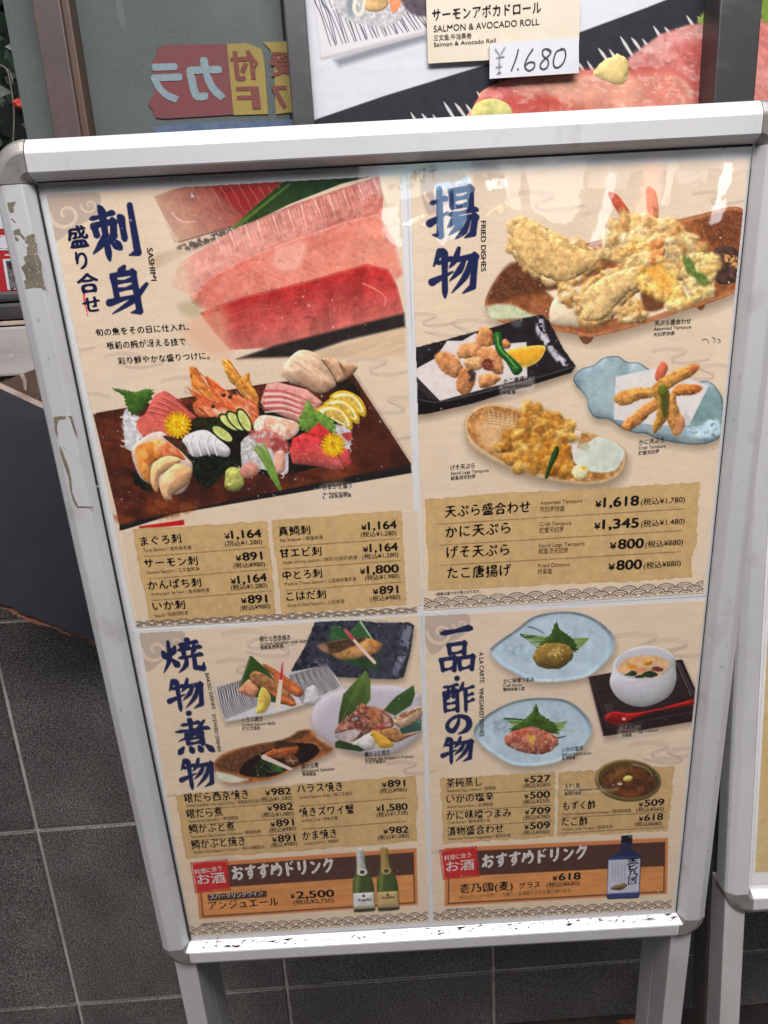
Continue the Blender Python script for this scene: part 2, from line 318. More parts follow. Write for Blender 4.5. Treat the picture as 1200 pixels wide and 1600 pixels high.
PAPER = (209, 189, 165)
TAN = (190, 158, 108)
NAVY = (24, 32, 74)
KANJI = {   # brush strokes on a 100 grid; h = horizontal, v = vertical, p = falling left, n = falling right, d = dot, k = hook
 '物': [('p',22,8,9,36),('h',14,31,47,25),('v',31,4,30,97),('t',5,68,47,50),('p',60,4,52,26,40,42),('z',50,27,93,21,86,82,66,94),('p',71,27,60,48,40,68),('p',84,27,72,60,44,92)],
 '刺': [('h',6,24,58,16),('v',13,36,16,56),('z',13,36,53,31,49,57,42,54),('v',33,2,33,98),('p',31,54,20,72,2,88),('n',35,56,60,82),('v',69,22,70,66),('g',91,3,91,90,74,94)],
 '身': [('d',54,2,40,17),('v',25,18,26,68),('z',25,19,71,15,71,92,52,94),('h',28,33,69,31),('h',28,48,69,45),('t',8,72,70,60),('p',96,40,60,70,10,94)],
 '揚': [('h',3,29,37,23),('g',22,3,22,90,7,88),('t',2,66,38,48),('v',47,8,48,41),('z',47,9,85,6,84,40),('h',49,24,83,22),('h',49,39,83,37),('h',37,53,99,47),('p',56,52,48,66,37,76),('z',50,63,93,59,87,90,71,97),('p',67,62,58,76,40,90),('p',80,61,70,84,52,98)],
 '焼': [('d',8,32,14,52),('d',38,20,29,42),('p',24,5,21,55,3,94),('n',25,54,40,78),('h',46,15,92,11),('v',68,1,67,28),('h',42,31,99,26),('v',55,20,56,44),('p',82,18,80,32,72,46),('h',41,54,99,48),('p',60,54,56,76,38,96),('w',78,51,77,84,95,88,98,70)],
 '煮': [('h',22,15,74,11),('v',48,0,48,32),('h',4,34,97,28),('p',84,6,54,40,10,62),('v',34,43,34,72),('z',34,43,73,40,72,71),('h',36,56,70,54),('h',36,70,70,68),('d',20,80,6,98),('d',38,80,43,96),('d',60,79,67,95),('d',80,77,97,96)],
 '一': [('h',2,58,98,46)],
 '品': [('v',27,8,30,42),('z',27,9,74,5,71,41),('h',30,39,70,36),('v',4,56,9,97),('z',4,57,45,53,41,95),('h',9,92,41,89),('v',55,55,59,97),('z',55,56,97,52,92,95),('h',59,92,92,88)],
 '酢': [('h',4,13,52,8),('v',9,31,10,97),('z',9,31,47,28,47,95),('h',10,93,47,90),('p',21,12,21,44,15,56),('v',35,11,35,50),('h',13,70,44,68),('p',66,2,60,20,49,36),('h',60,24,99,18),('v',72,22,72,99),('h',74,46,95,42),('h',74,68,97,62)],
 'の': [('o',54,16,48,50,30,80,14,74,8,52,22,26,52,10,84,24,92,54,78,82,48,98)],
}
def brush(ch, cx, cy, w, h, ux, uy, bw=6.2, col=NAVY):
    """ux, uy: unit image directions of the board's right and down at this spot"""
    M = lambda x, y: (cx+(x-50)/100*w*ux[0]+(y-50)/100*h*uy[0], cy+(x-50)/100*w*ux[1]+(y-50)/100*h*uy[1])
    s = (w+h)/200*bw*1.12
    for k, *v in KANJI[ch]:
        P = [M(v[i], v[i+1]) for i in range(0, len(v), 2)]
        if k == 'h':
            a, b = np.array(P[0]), np.array(P[1]); m1 = a+(b-a)*.16; m2 = a+(b-a)*.5; m3 = a+(b-a)*.88
            t = .85 if ch != '一' else 1.25
            S_([a, m1, m2, m3+[0, -s*.25], b+[0, s*.25]], 0, 0, col, ws=[s*.12*t, s*.85*t, s*.6*t, s*1.0*t, s*.25*t])
        elif k == 'v':
            a, b = np.array(P[0]), np.array(P[1]); S_([a-[s*.8, s*.3], a+(b-a)*.10, a+(b-a)*.5, a+(b-a)*.9, b+(b-a)*.05], 0, 0, col, ws=[s*.12, s*1.1, s*.85, s*.9, s*.2])
        elif k == 'p': S_(P, 0, 0, col, ws=[s*.6]+[s*1.0]*(len(P)-2)+[s*.18] if len(P) > 2 else [s*1.05, s*.3])
        elif k == 'n': a, b = np.array(P[0]), np.array(P[1]); S_([a, a+(b-a)*.7, b], 0, 0, col, ws=[s*.3, s*1.25, s*.35])
        elif k == 'd': a, b = np.array(P[0]), np.array(P[1]); S_([a, a+(b-a)*.6, b], 0, 0, col, ws=[s*.5, s*1.2, s*.5])
        elif k == 't': S_(P, s*1.15, s*.3, col)
        elif k in 'zgw':
            S_(P[:-1] if len(P) > 3 or k == 'g' else P, s*.8, s*1.0, col, sm=False)
            if len(P) > 3 or k == 'g': S_(P[-2:], s*1.05, s*.25, col)
            if k == 'z': S_([np.array(P[1])-[s*.3, s*.5], np.array(P[1])+[0, s*.2]], s*.7, s*1.15, col)
        elif k == 'o': S_(P, 0, 0, col, ws=[s*.5, s*.9, s*1.1, s*1.1, s*.9, s*.75, s*.8, s*1.2, s*1.4, s*1.1, s*.2])

VPV = (800., 4000.)
def dirs(x, y):
    d = np.array([VPV[0]-x, VPV[1]-y]); d /= np.linalg.norm(d); r = np.array([1., -.066-.00001*(x-600)]); r /= np.linalg.norm(r); return r, d
def paper_wave(x, y, sc, fl=1):
    c = (160, 140, 130)
    for k in range(3):
        o = k*5*sc
        P = [(x-60*sc, y+o*.6), (x-20*sc, y-4*sc+o*.6), (x+18*sc-o*.3, y+4*sc+o*.8), (x+10*sc-o*.5, y+12*sc+o*.4), (x-14*sc, y+18*sc+o*.9), (x-8*sc+o*.4, y+28*sc+o*.5), (x+30*sc, y+30*sc+o*.6), (x+70*sc, y+26*sc+o*.3)]
        P = [(x+(px-x)*fl, py-(px-x)*.06) for px, py in P]
        S_(P, .7, .7, c, a=.42, lab=False)
def swirl(x, y, s):
    """pale cloud in the sheet's corner"""
    c = (166, 148, 138)
    F([(x, y), (x+1.9*s, y-.1*s), (x+2.0*s, y+.6*s), (x+1.6*s, y+1.0*s), (x+1.1*s, y+1.25*s), (x+.25*s, y+1.75*s)], c, a=.75, soft=3, lab=False)
    for cx, cy, r in ((x+.72*s, y+.78*s, .62*s), (x+1.65*s, y+.42*s, .34*s)):
        t = np.linspace(0, 4.4*math.pi/2, 22); rr = r*(1-t/t.max()*.82)
        S_(np.c_[cx-rr*np.cos(t), cy+rr*np.sin(t)*.95], r*.13, r*.09, PAPER, a=.85, lab=False)
def waves(a, b, r, hh):
    """seigaiha border from a to b (bottom line), dots r half width"""
    a = np.array(a, float); b = np.array(b, float); L = np.linalg.norm(b-a); n = int(L/(2*r)); u = (b-a)/L; r = L/(2*n)
    X, Y, S = box(CV, np.array([a, b]), hh+3)
    U = (X-a[0])*u[0]+(Y-a[1])*u[1]; V = -((Y-a[1])*u[0]-(X-a[0])*u[1])
    col = CV.c[S].copy(); cover = np.zeros(X.shape, np.float32); ink = np.zeros(X.shape, np.float32)
    R_ = hh*.60
    for off, base in ((.5, hh*.38), (0, 0.), (.5, -hh*.36)):
        cu = (np.floor(U/(2*r)-off)+.5+off)*2*r; d = np.hypot((U-cu)/(r*1.06), (V-base)/R_); i = np.zeros_like(d)
        for q, wd in (((.93, 1.35), (.56, .9)) if hh < 16 else ((.93, 1.4), (.62, 1.0), (.33, .8))): i = np.maximum(i, np.clip(wd*.5-np.abs(d-q)*R_+.45, 0, 1))
        ok = (d < 1) & (U > 0) & (U < L) & (V > -.5)
        ink = np.where(ok, i, ink); cover = np.where(ok, 1, cover)
    m = (ink*.95*np.clip((hh-V+1), 0, 1))[..., None]
    pal = np.array((214, 196, 178), np.float32)/255
    base = np.where(cover[..., None] > 0, col*.4+pal*.6, col)
    CV.c[S] = base*(1-m)+np.array((38, 30, 32), np.float32)/255*m
    if LAB: CV.l[S] = np.where(cover > 0, LAB, CV.l[S])
def torn(pts, n=14, amp=1.6, seed=3):
    rs = np.random.RandomState(seed); out = []; m = len(pts)
    for i in range(m):
        a = np.array(pts[i], float); b = np.array(pts[(i+1) % m], float)
        for t in np.arange(n)/n: out.append(a+(b-a)*t+rs.uniform(-amp, amp, 2)*(t > 0))
    return out
def panel(pts, seed=3):
    F(torn(pts, 16, 1.5, seed), TAN, sm=False, nz=(.07, 9), rim=((168, 132, 84), 2.2, .45))
def dash(a, b, seed=1):
    rs = np.random.RandomState(seed); a = np.array(a); b = np.array(b); t = 0; L = np.linalg.norm(b-a)
    while t < L:
        l = rs.uniform(4, 13); q = min(t+l, L)
        S_([a+(b-a)*t/L, a+(b-a)*q/L], rs.uniform(.35, .65), rs.uniform(.3, .5), (86, 62, 40), a=.9, sm=False, lab=False); t = q+rs.uniform(.3, 2.2)
LABELS = {}
def part(poster, name, label=None):
    global LAB
    LAB = len(LABELS)+1; LABELS[LAB] = (poster, name, label)
def shiso(pts, col=(92, 120, 45), seed=2):
    """serrated leaf from an outline tip list"""
    rs = np.random.RandomState(seed); p = spline(pts, True, 5); c = p.mean(0); o = []
    for i, q in enumerate(p): o.append(c+(q-c)*(1.08 if i % 2 else .93))
    F(o, col, sm=False, sh=.35, w=6, nz=(.25, 8), soft=1.2)
    for k in range(0, len(p), 4): S_([c, c+(p[k]-c)*.8], .5, .25, (60, 92, 30), a=.5, lab=False)
def mum(cx, cy, r, seed=0):
    for k, (f, n, c) in enumerate(((1, 20, (222, 168, 10)), (.78, 16, (240, 192, 20)), (.5, 11, (250, 210, 45)), (.25, 6, (235, 180, 20)))):
        for i in range(n):
            t = i*2*math.pi/n+k*.3
            S_([(cx+r*f*.45*math.cos(t), cy+r*f*.45*math.sin(t)), (cx+r*f*math.cos(t), cy+r*f*math.sin(t))], r*.11, r*.1, tuple(np.array(c)*(.88+.12*((i*7+k) % 3)/2)), sm=False)
def radish(pts, n, seed, col=(228, 228, 232)):
    rs = np.random.RandomState(seed); p = spline(pts); x0, y0 = p.min(0); x1, y1 = p.max(0)
    F(p, (190, 188, 190), sm=False, nz=(.2, 4))
    for _ in range(n):
        x, y = rs.uniform(x0, x1), rs.uniform(y0, y1)
        if inpoly(x, y, p):
            t = rs.uniform(0, 6.3); l = rs.uniform(3, 7); S_([(x, y), (x+l*math.cos(t), y+l*math.sin(t)), (x+1.6*l*math.cos(t+.6), y+1.6*l*math.sin(t+.6))], .8, .5, tuple(np.array(col)*rs.uniform(.8, 1.08)))
def weed(pts, n, seed, cols=((30, 38, 28), (58, 66, 44), (20, 24, 20))):
    rs = np.random.RandomState(seed); p = spline(pts); x0, y0 = p.min(0); x1, y1 = p.max(0)
    F(p, cols[0], sm=False, rough=2.5, nz=(.5, 4))
    for _ in range(n):
        x, y = rs.uniform(x0, x1), rs.uniform(y0, y1)
        if inpoly(x, y, p):
            t = rs.uniform(0, 6.3); l = rs.uniform(2, 5); S_([(x, y), (x+l*math.cos(t), y+l*math.sin(t)), (x+1.5*l*math.cos(t+.9), y+1.5*l*math.sin(t+.9))], 1., .5, cols[rs.randint(len(cols))], a=.85)

def paint_board():
    global CV, LAB
    CV = Canvas(CX0, CY0, CX1, CY1, PAPER)
    X, Y = np.meshgrid(np.arange(CX0, CX1+1, dtype=np.float32), np.arange(CY0, CY1+1, dtype=np.float32))
    CV.c *= (1+.05*(fbm(X, Y, 60, 1)-.5)+.05*(fbm(X*.2, Y, 5, 2)-.5))[..., None]
    CV.c[..., 2] *= 1-.05*(fbm(X, Y, 90, 7)-.5)
    for x, y, s, f in ((110, 530, .55, 1), (205, 552, .7, 1), (300, 590, .8, 1), (130, 615, .7, -1), (590, 560, .8, 1), (620, 620, .8, -1), (600, 665, .7, 1),
                       (670, 490, .6, 1), (720, 500, .8, -1), (1060, 545, .7, 1), (1105, 570, .7, -1), (850, 300, .9, 1), (960, 330, .9, 1),
                       (400, 985, .9, 1), (440, 1000, .8, -1), (380, 1030, .7, 1), (640, 1190, .6, 1), (240, 1230, .5, 1), (360, 1340, .6, 1),
                       (1010, 990, .9, 1), (1060, 1000, .8, 1), (1030, 1160, .8, 1), (1055, 1170, .7, -1), (700, 1330, .5, 1), (1120, 300, .6, 1)): paper_wave(x, y, s, f)
    swirl(74, 304, 40); swirl(218, 989, 34); swirl(664, 962, 34); swirl(660, 275, 34)

    # ================= sheet 1: sashimi
    k = K(230, 260, .35833)
    part(1, 'dish_picture')
    # tuna block at the top
    F(k(30,130, 180,80, 600,60, 620,80, 500,200, 370,265, 140,335, 120,330), (150, 82, 72), sm=False, soft=3, nz=(.1, 14), col2=(205, 178, 155), ax=(k(330,120)[0], k(90,330)[0]))
    F(k(280,90, 590,62, 470,170, 420,215), (150, 40, 42), sm=False, soft=10, a=.8, nz=(.1, 10))
    for i in range(9):
        x = 190+i*42; S_(k(x,85, x+35,140, x+60,190, x+110,225), .9, .3, (205, 140, 130), a=.5, lab=False)
    S_(k(20,130, 80,235, 135,335), 1.0, 1.0, (222, 198, 180), a=.7); S_(k(135,330, 370,262), .8, .8, (90, 70, 60), a=.6)
    S_(k(110,205, 150,240, 210,240), 1.2, .6, (228, 190, 180), a=.8)
    F(k(10,430, 40,385, 160,350, 380,272, 400,285, 200,370, 60,440), (176, 148, 122), soft=8, a=.6, lab=False)
    F(k(140,345, 380,262, 360,290, 190,365), (78, 72, 74), soft=5, a=.75, thr=(.42, 6))
    # leaf
    F(k(370,272, 470,175, 600,62, 1000,38, 850,75, 620,165, 470,240), (58, 84, 40), sm=False, soft=1.5, nz=(.2, 18), col2=(28, 58, 40), ax=(k(420,250)[0], k(980,50)[0]))
    S_(k(380,268, 480,190, 620,78), 3, 1.5, (102, 130, 58), a=.8)
    # upper fillet, middle fillet, red fillet
    rs = np.random.RandomState(2)
    up = k(105,520, 140,420, 380,275, 640,165, 1010,42, 1030,130, 1020,300, 700,330, 420,440, 210,600, 180,560)
    F(up, (214, 158, 146), sm=False, soft=2, nz=(.14, 20), col2=(190, 116, 104), ax=(k(140,500)[0], k(1000,100)[0]), st=(.07, 5, -.42))
    F(up, (234, 202, 190), sm=False, soft=2, a=.22, thr=(.53, 8, 5), lab=False)
    for i in range(46):
        x = 300+i*15.5+rs.uniform(-6, 6); y = 305-(x-300)*.36; h_ = rs.uniform(.5, 1); b_ = i % 4 == 0
        S_(k(x,y, x+8,y+40*h_, x+20,y+85*h_, x+26,y+125*h_), 1.7 if b_ else .7, .4, (238, 206, 196), a=.62 if b_ else .4, lab=False)
    mid = k(190,590, 260,490, 400,410, 560,345, 860,240, 1010,205, 1080,330, 1115,470, 1040,540, 700,540, 300,640, 220,612)
    F(mid, (206, 122, 108), sm=False, soft=1.6, nz=(.1, 26), col2=(216, 142, 122), ax=(k(560,340)[0], k(700,540)[0]), rim=((236, 186, 170), 4, .6), st=(.05, 5, -.35))
    F(mid, (232, 176, 160), sm=False, soft=2, a=.25, thr=(.5, 16, 9), lab=False)
    for i in range(16):
        x = 400+i*44+rs.uniform(-10, 10); y = 440-(x-400)*.26; S_(k(x,y, x+40,y+34, x+90,y+58, x+150,y+74), .7, .3, (240, 188, 170), a=.3, lab=False)
    F(k(560,360, 690,330, 680,400, 640,450, 560,440), (236, 190, 176), soft=9, a=.55, lab=False)
    red = k(230,640, 300,610, 420,570, 700,500, 960,425, 1050,450, 1090,520, 1120,640, 860,715, 560,790, 360,800, 290,720)
    F(red, (182, 52, 50), sm=False, soft=2.6, nz=(.2, 22), col2=(198, 122, 112), ax=(k(800,510)[0], k(840,740)[0]), rim=((222, 128, 110), 4, .5), st=(.06, 6, -.2))
    F(red, (206, 112, 102), sm=False, soft=3, a=.22, thr=(.54, 9, 13), lab=False)
    for i in range(18):
        x = rs.uniform(330, 760); y = 640-(x-330)*.2+rs.uniform(-10, 110); l = rs.uniform(120, 330); S_(k(x,y, x+l*.3,y-l*.09, x+l*.7,y-l*.13, x+l,y-l*.05), .55, .25, (220, 130, 116), a=.28, lab=False)
    for i in range(26):
        x = rs.uniform(600, 1080); y = 735-(x-600)*.25-rs.uniform(5, 90); S_(k(x,y, x-4,y+22, x-2,y+44), .6, .3, (232, 176, 164), a=.22, lab=False)
    S_(k(940,510, 1010,545, 1040,580, 1030,620), .9, .4, (245, 190, 175), a=.6, lab=False)
    F(k(200,660, 330,620, 360,800, 280,830, 160,740), (208, 160, 130), soft=22, a=.7, lab=False)
    F(k(60,450, 170,380, 180,620, 110,600), PAPER, soft=22, a=.7, lab=False)
    F(k(140,600, 230,590, 220,650, 150,640), (160, 150, 116), soft=10, a=.6, lab=False)
    # board under the fish
    F(k(560,780, 1120,640, 1125,700, 860,760, 660,830, 390,840), (52, 44, 44), sm=False, soft=5, nz=(.2, 8))
    F(k(390,850, 640,835, 1125,700, 1128,830, 780,838, 420,838), (196, 166, 132), sm=False, soft=7, a=.7, st=(.12, 5, -.35), lab=False)

    part(1, 'dish_picture')
    k = K(140, 530, .21667); m = K(390, 530, .225)
    tray = np.r_[k(25,535, 750,410), m(100,310, 715,240, 1120,865), k(215,1335)]
    F(np.r_[k(215,1330), m(1118,860, 1125,930), k(640,1255, 215,1385)], (40, 38, 42), sm=False, nz=(.1, 8))
    SHD(np.r_[m(0,1195, 700,1060, 1110,950)], 0, 0, 3, .0)
    F(tray, (84, 44, 34), sm=False, nz=(.2, 30), st=(.2, 7, .2), mott=((112, 56, 34), 26, 3), rim=((54, 30, 26), 2, .5))
    F(k(420,1170, 770,1160, 760,1230, 600,1290, 470,1290), (150, 84, 44), soft=6, a=.55, thr=(.45, 9))
    F(k(170,1270, 320,1290, 300,1330, 215,1330), (142, 74, 42), soft=6, a=.6)
    F(m(720,250, 1120,870, 760,960, 700,600), (70, 36, 30), sm=False, soft=14, a=.5, lab=False)
    F(m(500,930, 640,915, 650,985, 520,990), (150, 84, 48), soft=8, a=.5, lab=False)
    F(k(355,1350, 680,1302, 685,1340, 360,1370), (196, 34, 34), sm=False)
    F(m(560,300, 700,280, 790,420, 760,520, 640,420), (30, 28, 24), soft=5, a=.9, thr=(.38, 5))
    weed(np.r_[k(620,700, 760,600, 1000,620, 1180,560), m(60,420, 300,500, 640,560, 660,700, 480,880, 250,930, 60,940), k(1000,930, 760,960)], 220, 15, ((36, 32, 26), (58, 54, 36), (28, 26, 24)))
    radish(k(250,520, 310,500, 380,620, 370,700, 310,800, 260,770, 245,640), 130, 1)
    radish(k(265,700, 320,720, 300,790, 262,780), 20, 2)
    shiso(k(160,355, 250,365, 330,380, 400,360, 460,375, 420,470, 320,550, 260,470, 245,410), (78, 118, 48))
    weed(k(730,600, 880,540, 940,640, 820,680), 60, 3, ((40, 44, 24), (74, 76, 36)))
    # tuna slices left
    F(k(335,590, 400,540, 470,400, 545,370, 770,560, 690,640, 600,720, 380,690), (204, 104, 92), sm=False, sh=.3, w=6, nz=(.1, 9), soft=1.6)
    for i in range(5): S_(k(430+i*34,525-i*34, 520+i*35,545-i*22, 640+i*28,600-i*8), 1.1, .6, (168, 66, 60), a=.8, lab=False); S_(k(425+i*34,512-i*34, 520+i*35,532-i*22), .9, .5, (232, 156, 146), a=.7, lab=False)
    F(k(340,600, 420,550, 560,640, 560,690, 380,690), (214, 112, 98), soft=3, nz=(.06, 8))
    mum(*k(635,618)[0], 20)
    # prawns: translucent heads and tails, streaked along their length
    rs = np.random.RandomState(31)
    for q, c in (((720,215, 735,200, 765,205, 850,330, 930,440, 880,500, 810,470, 750,380), (222, 142, 66)), ((955,165, 975,148, 1005,150, 1060,230, 1110,300, 1080,350, 1010,300), (228, 168, 76)), ((1050,330, 1100,280, 1150,238, 1160,320, 1215,400, 1205,480, 1120,430), (230, 166, 78)), ((835,275, 870,280, 960,350, 1050,430, 1000,470, 900,400), (222, 112, 56)),
                 ((745,480, 800,430, 900,420, 1000,400, 1110,420, 1210,480, 1215,640, 1120,600, 980,590, 870,570, 790,560), (206, 112, 70))):
        F(k(*q), c, sh=.4, w=5, nz=(.25, 6), st=(.3, 3, .8), rough=1.5)
    for i in range(150):
        x = rs.uniform(735, 1180); y = rs.uniform(360, 590) if x > 800 else rs.uniform(300, 540); l = rs.uniform(30, 95)
        S_(k(x,y, x+l*.45,y+l*.42, x+l,y+l*.75), rs.uniform(.5, 1.5), .3, ((236, 178, 140), (232, 148, 84), (196, 82, 48), (240, 204, 176), (214, 110, 62))[rs.randint(5)], a=rs.uniform(.35, .8))
    for x0, y0, x1, y1 in ((730,210, 930,450), (765,208, 940,430), (845,285, 1040,450), (970,160, 1090,340), (1000,155, 1110,320), (1140,260, 1190,450), (1090,300, 1200,470)): S_(k(x0,y0, (x0+x1)/2+8,(y0+y1)/2-6, x1,y1), 1.2, .5, (196, 92, 40), a=.6)
    for i in range(14): S_(k(700+i*7,345+i*10, 820+i*15,420+i*6, 900+i*14,480+i*3), .6, .3, (204, 96, 50), a=.7)
    F(k(890,520, 960,500, 1000,530, 940,560), (236, 196, 178), soft=5, a=.6); F(k(1060,480, 1140,500, 1150,560, 1080,540), (236, 190, 168), soft=5, a=.6)
    for x, y in ((888, 485), (966, 404), (1012, 416)): F(E_(*k(x, y)[0], 3.2, 2.8), (28, 20, 22), soft=1.6); F(E_(*(k(x, y)[0]-[1, 1]), .8, .8), (190, 180, 180))
    weed(k(740,590, 880,560, 1000,570, 1100,600, 1060,640, 900,650, 800,660), 70, 33, ((44, 44, 24), (78, 76, 38), (58, 60, 30)))
    # squid, seaweed, cucumber
    weed(k(720,860, 860,830, 1040,850, 1050,920, 980,960, 880,1060, 820,1060, 740,960), 150, 5)
    weed(k(310,960, 380,1000, 450,1080, 410,1100, 330,1040), 40, 6)
    F(k(670,720, 760,665, 850,660, 930,720, 1010,790, 990,850, 880,830, 760,850, 700,800), (214, 212, 214), sh=.35, w=8, nz=(.08, 6))
    for x in (740, 800, 860, 915): S_(k(x,680, x-22,740, x+5,840), 1.2, .8, (238, 238, 240), a=.9, lab=False); S_(k(x+10,690, x-8,750, x+15,835), .8, .5, (170, 166, 170), a=.6, lab=False)
    for x, y, a in ((955, 680, .62), (1010, 600, .6), (1055, 590, .8), (1115, 585, 1.1)):
        q = k(x, y)[0]; F(E_(q[0], q[1], 21, 9.5, a), (34, 62, 26), sh=.2); F(E_(q[0]+.5, q[1]+.5, 18, 7.2, a), (204, 208, 134), nz=(.1, 5)); F(E_(q[0], q[1], 11, 3, a), (186, 196, 108), a=.7, soft=3)
    # clam shell
    F(k(305,840, 330,760, 420,690, 520,668, 600,740, 700,850, 740,900, 735,980, 690,1090, 600,1120, 480,1060, 370,1000), (216, 190, 178), sh=.4, w=6, nz=(.1, 8))
    F(k(530,700, 640,720, 700,780, 712,850, 650,800), (84, 58, 44), nz=(.3, 5))
    F(k(330,790, 420,740, 520,730, 560,800, 540,850, 450,900, 430,1030, 360,960), (222, 138, 62), sh=.4, w=6, nz=(.16, 10), mott=((236, 172, 92), 12))
    F(k(490,760, 560,740, 640,800, 690,870, 600,850, 520,850), (222, 120, 66), sh=.4, w=5, nz=(.15, 7), mott=((236, 160, 120), 7))
    F(k(440,960, 480,880, 560,842, 650,860, 640,900, 540,960, 500,1000, 490,1100, 450,1060), (240, 190, 140), sh=.4, w=8, nz=(.06, 8))
    F(k(505,1060, 530,980, 620,900, 700,915, 740,960, 700,1050, 600,1120, 590,1160, 540,1155), (238, 180, 130), sh=.45, w=10, nz=(.06, 8), col2=(240, 200, 158), ax=(k(650,900)[0], k(540,1150)[0]))
    # wasabi
    F(k(975,1060, 985,950, 1030,925, 1090,945, 1115,1030, 1080,1090, 1020,1098), (184, 186, 108), sh=.5, w=7, nz=(.25, 5), rough=1.5)
    # sea bream slices, crab, salmon pieces
    F(m(75,440, 120,310, 200,300, 400,350, 510,440, 470,510, 340,580, 100,480), (212, 156, 146), sm=False, sh=.35, w=5, nz=(.15, 7))
    for i in range(4): S_(m(100,360+i*42, 220,360+i*40, 340,400+i*38, 460,450+i*28), 2.0, .9, (190, 84, 84), a=.75, lab=False); S_(m(110,380+i*42, 240,385+i*38, 350,425+i*36), 1.4, .6, (236, 214, 206), a=.8, lab=False)
    F(m(30,590, 80,530, 200,540, 330,580, 340,640, 250,700, 60,660), (226, 170, 148), sh=.3, w=6, nz=(.12, 6), mott=((240, 214, 196), 7))
    radish(m(-40,690, 100,640, 240,690, 270,860, 240,940, 60,900, -30,960, -60,800), 90, 7, (236, 226, 222))
    F(m(-10,640, 100,620, 250,690, 260,780, 140,760, 30,700), (202, 110, 100), soft=3, a=.8, thr=(.42, 6)); F(m(150,690, 270,720, 250,850, 180,830), (150, 64, 58), soft=2, a=.7, thr=(.45, 7))
    F(m(-40,870, 40,860, 60,930, -20,965, -70,930), (206, 146, 130), sh=.3, nz=(.2, 6)); F(m(170,800, 240,780, 245,900, 190,930), (222, 170, 150), sh=.3, nz=(.2, 6))
    for i in range(16):
        o = i*7; S_(m(20+o*.8,740-o*.15+((i*13) % 30), 90+o*.55,850-o*.2, 150+o*.4,960-o*.1, 205+o*.12,1040+(i % 3)*5), .9, .6, ((120, 156, 66), (164, 190, 110), (90, 130, 50))[i % 3])
    # shell
    SHD(m(230,220, 600,330, 740,260), 0, 6, 5, .4)
    F(m(225,230, 260,150, 340,80, 430,85, 510,150, 600,300, 560,350, 480,375, 380,330, 280,300), (214, 184, 158), sh=.4, w=12, nz=(.12, 10), st=(.14, 4, .6))
    F(m(510,150, 545,125, 600,140, 680,200, 690,260, 620,300, 590,270), (206, 168, 138), sh=.45, w=7, nz=(.2, 6)); F(m(620,170, 700,175, 750,190, 720,240, 670,260), (190, 148, 116), sh=.4, w=5, nz=(.2, 5))
    S_(m(505,145, 560,220, 605,300), 1.4, .8, (110, 76, 58), a=.7); S_(m(625,170, 660,220, 680,262), 1.2, .6, (120, 84, 64), a=.7)
    F(m(330,240, 560,300, 480,370, 400,340), (186, 138, 106), soft=10, a=.45, lab=False, thr=(.4, 6))
    # lemon
    for dx, dy in ((95, -95), (50, -45), (0, 0)):
        F(m(460+dx,500+dy, 520+dx,455+dy, 600+dx,460+dy, 680+dx,510+dy, 715+dx,590+dy, 700+dx,635+dy, 640+dx,600+dy, 540+dx,530+dy), (216, 176, 40), sh=.2, nz=(.08, 4))
        F(m(485+dx,500+dy, 540+dx,470+dy, 610+dx,480+dy, 670+dx,530+dy, 695+dx,600+dy, 620+dx,580+dy), (240, 228, 180)); F(m(515+dx,515+dy, 560+dx,490+dy, 620+dx,500+dy, 660+dx,545+dy, 680+dx,595+dy, 620+dx,570+dy), (206, 176, 92), nz=(.2, 4))
    shiso(m(335,585, 370,500, 410,420, 450,490, 540,530, 600,600, 610,660, 480,650, 380,640), (120, 156, 70))
    radish(m(600,600, 700,640, 690,760, 640,740), 26, 9); F(m(640,660, 710,650, 690,710), (190, 72, 74), nz=(.2, 5))
    F(m(400,650, 480,580, 570,655, 560,710, 460,720), (206, 60, 62), sm=False, sh=.3, nz=(.1, 6))
    F(m(275,780, 300,690, 380,650, 500,690, 600,800, 640,850, 655,905, 600,910, 480,885, 300,865), (200, 58, 62), sm=False, sh=.35, w=8, nz=(.12, 8), spec=.18, col2=(214, 110, 104), ax=(m(400,660)[0], m(450,890)[0]))
    F(m(620,800, 680,760, 705,860, 660,885), (206, 84, 84), sh=.3, nz=(.15, 6)); mum(*m(580,735)[0], 18)
    F(m(500,1015, 715,1005, 712,1110, 505,1118), (206, 192, 178), soft=7, a=.55, lab=False)
    part(1, 'price_panel')
    F([(187,829),(655,797),(661,945),(213,973)], (206, 186, 162), sm=False, rim=((226, 214, 200), 1.6, .8))
    panel([(207,827),(417,814),(424,880),(431,960),(234,974)], 1); panel([(424,813),(627,798),(631,870),(635,945),(441,960)], 2)
    for i, q in enumerate((((224.8,870),(415.4,855)),((233,904.6),(419.6,889.6)),((238,938.5),(423.8,923.3)),((438.8,854.6),(625,841.7)),((443,889),(626,875.8)),((447,923),(628,909.4)))): dash(*q, i)
    part(1, 'wave_border'); waves((213,979), (652,957), 12, 9)
    part(1, 'title_lettering')
    for c, x, y, w, h in (('刺',177.5,362.5,78,86), ('身',198,454,70,80)): r, d = dirs(x, y); brush(c, x, y, w, h, r, d, 6.6)
    LAB = 0
    S_([(131,455),(132,470),(136,488)], 1.8, .8, (206, 40, 36), nz=(.2, 2)); S_([(137,491),(136,494)], 1, .6, (206, 40, 36))

    # ================= sheet 2: fried dishes
    k = K(740, 230, .375)
    part(2, 'dish_picture')
    pl = k(50,670, 70,590, 160,490, 400,420, 900,290, 1130,265, 1125,545, 1060,620, 880,680, 700,740, 500,790, 400,775, 300,760, 120,730)
    SHD(pl, 4, 12, 9, .35); F(k(440,780, 500,785, 480,818, 455,815), (120, 78, 54)); F(k(930,665, 965,655, 950,680), (120, 78, 54))
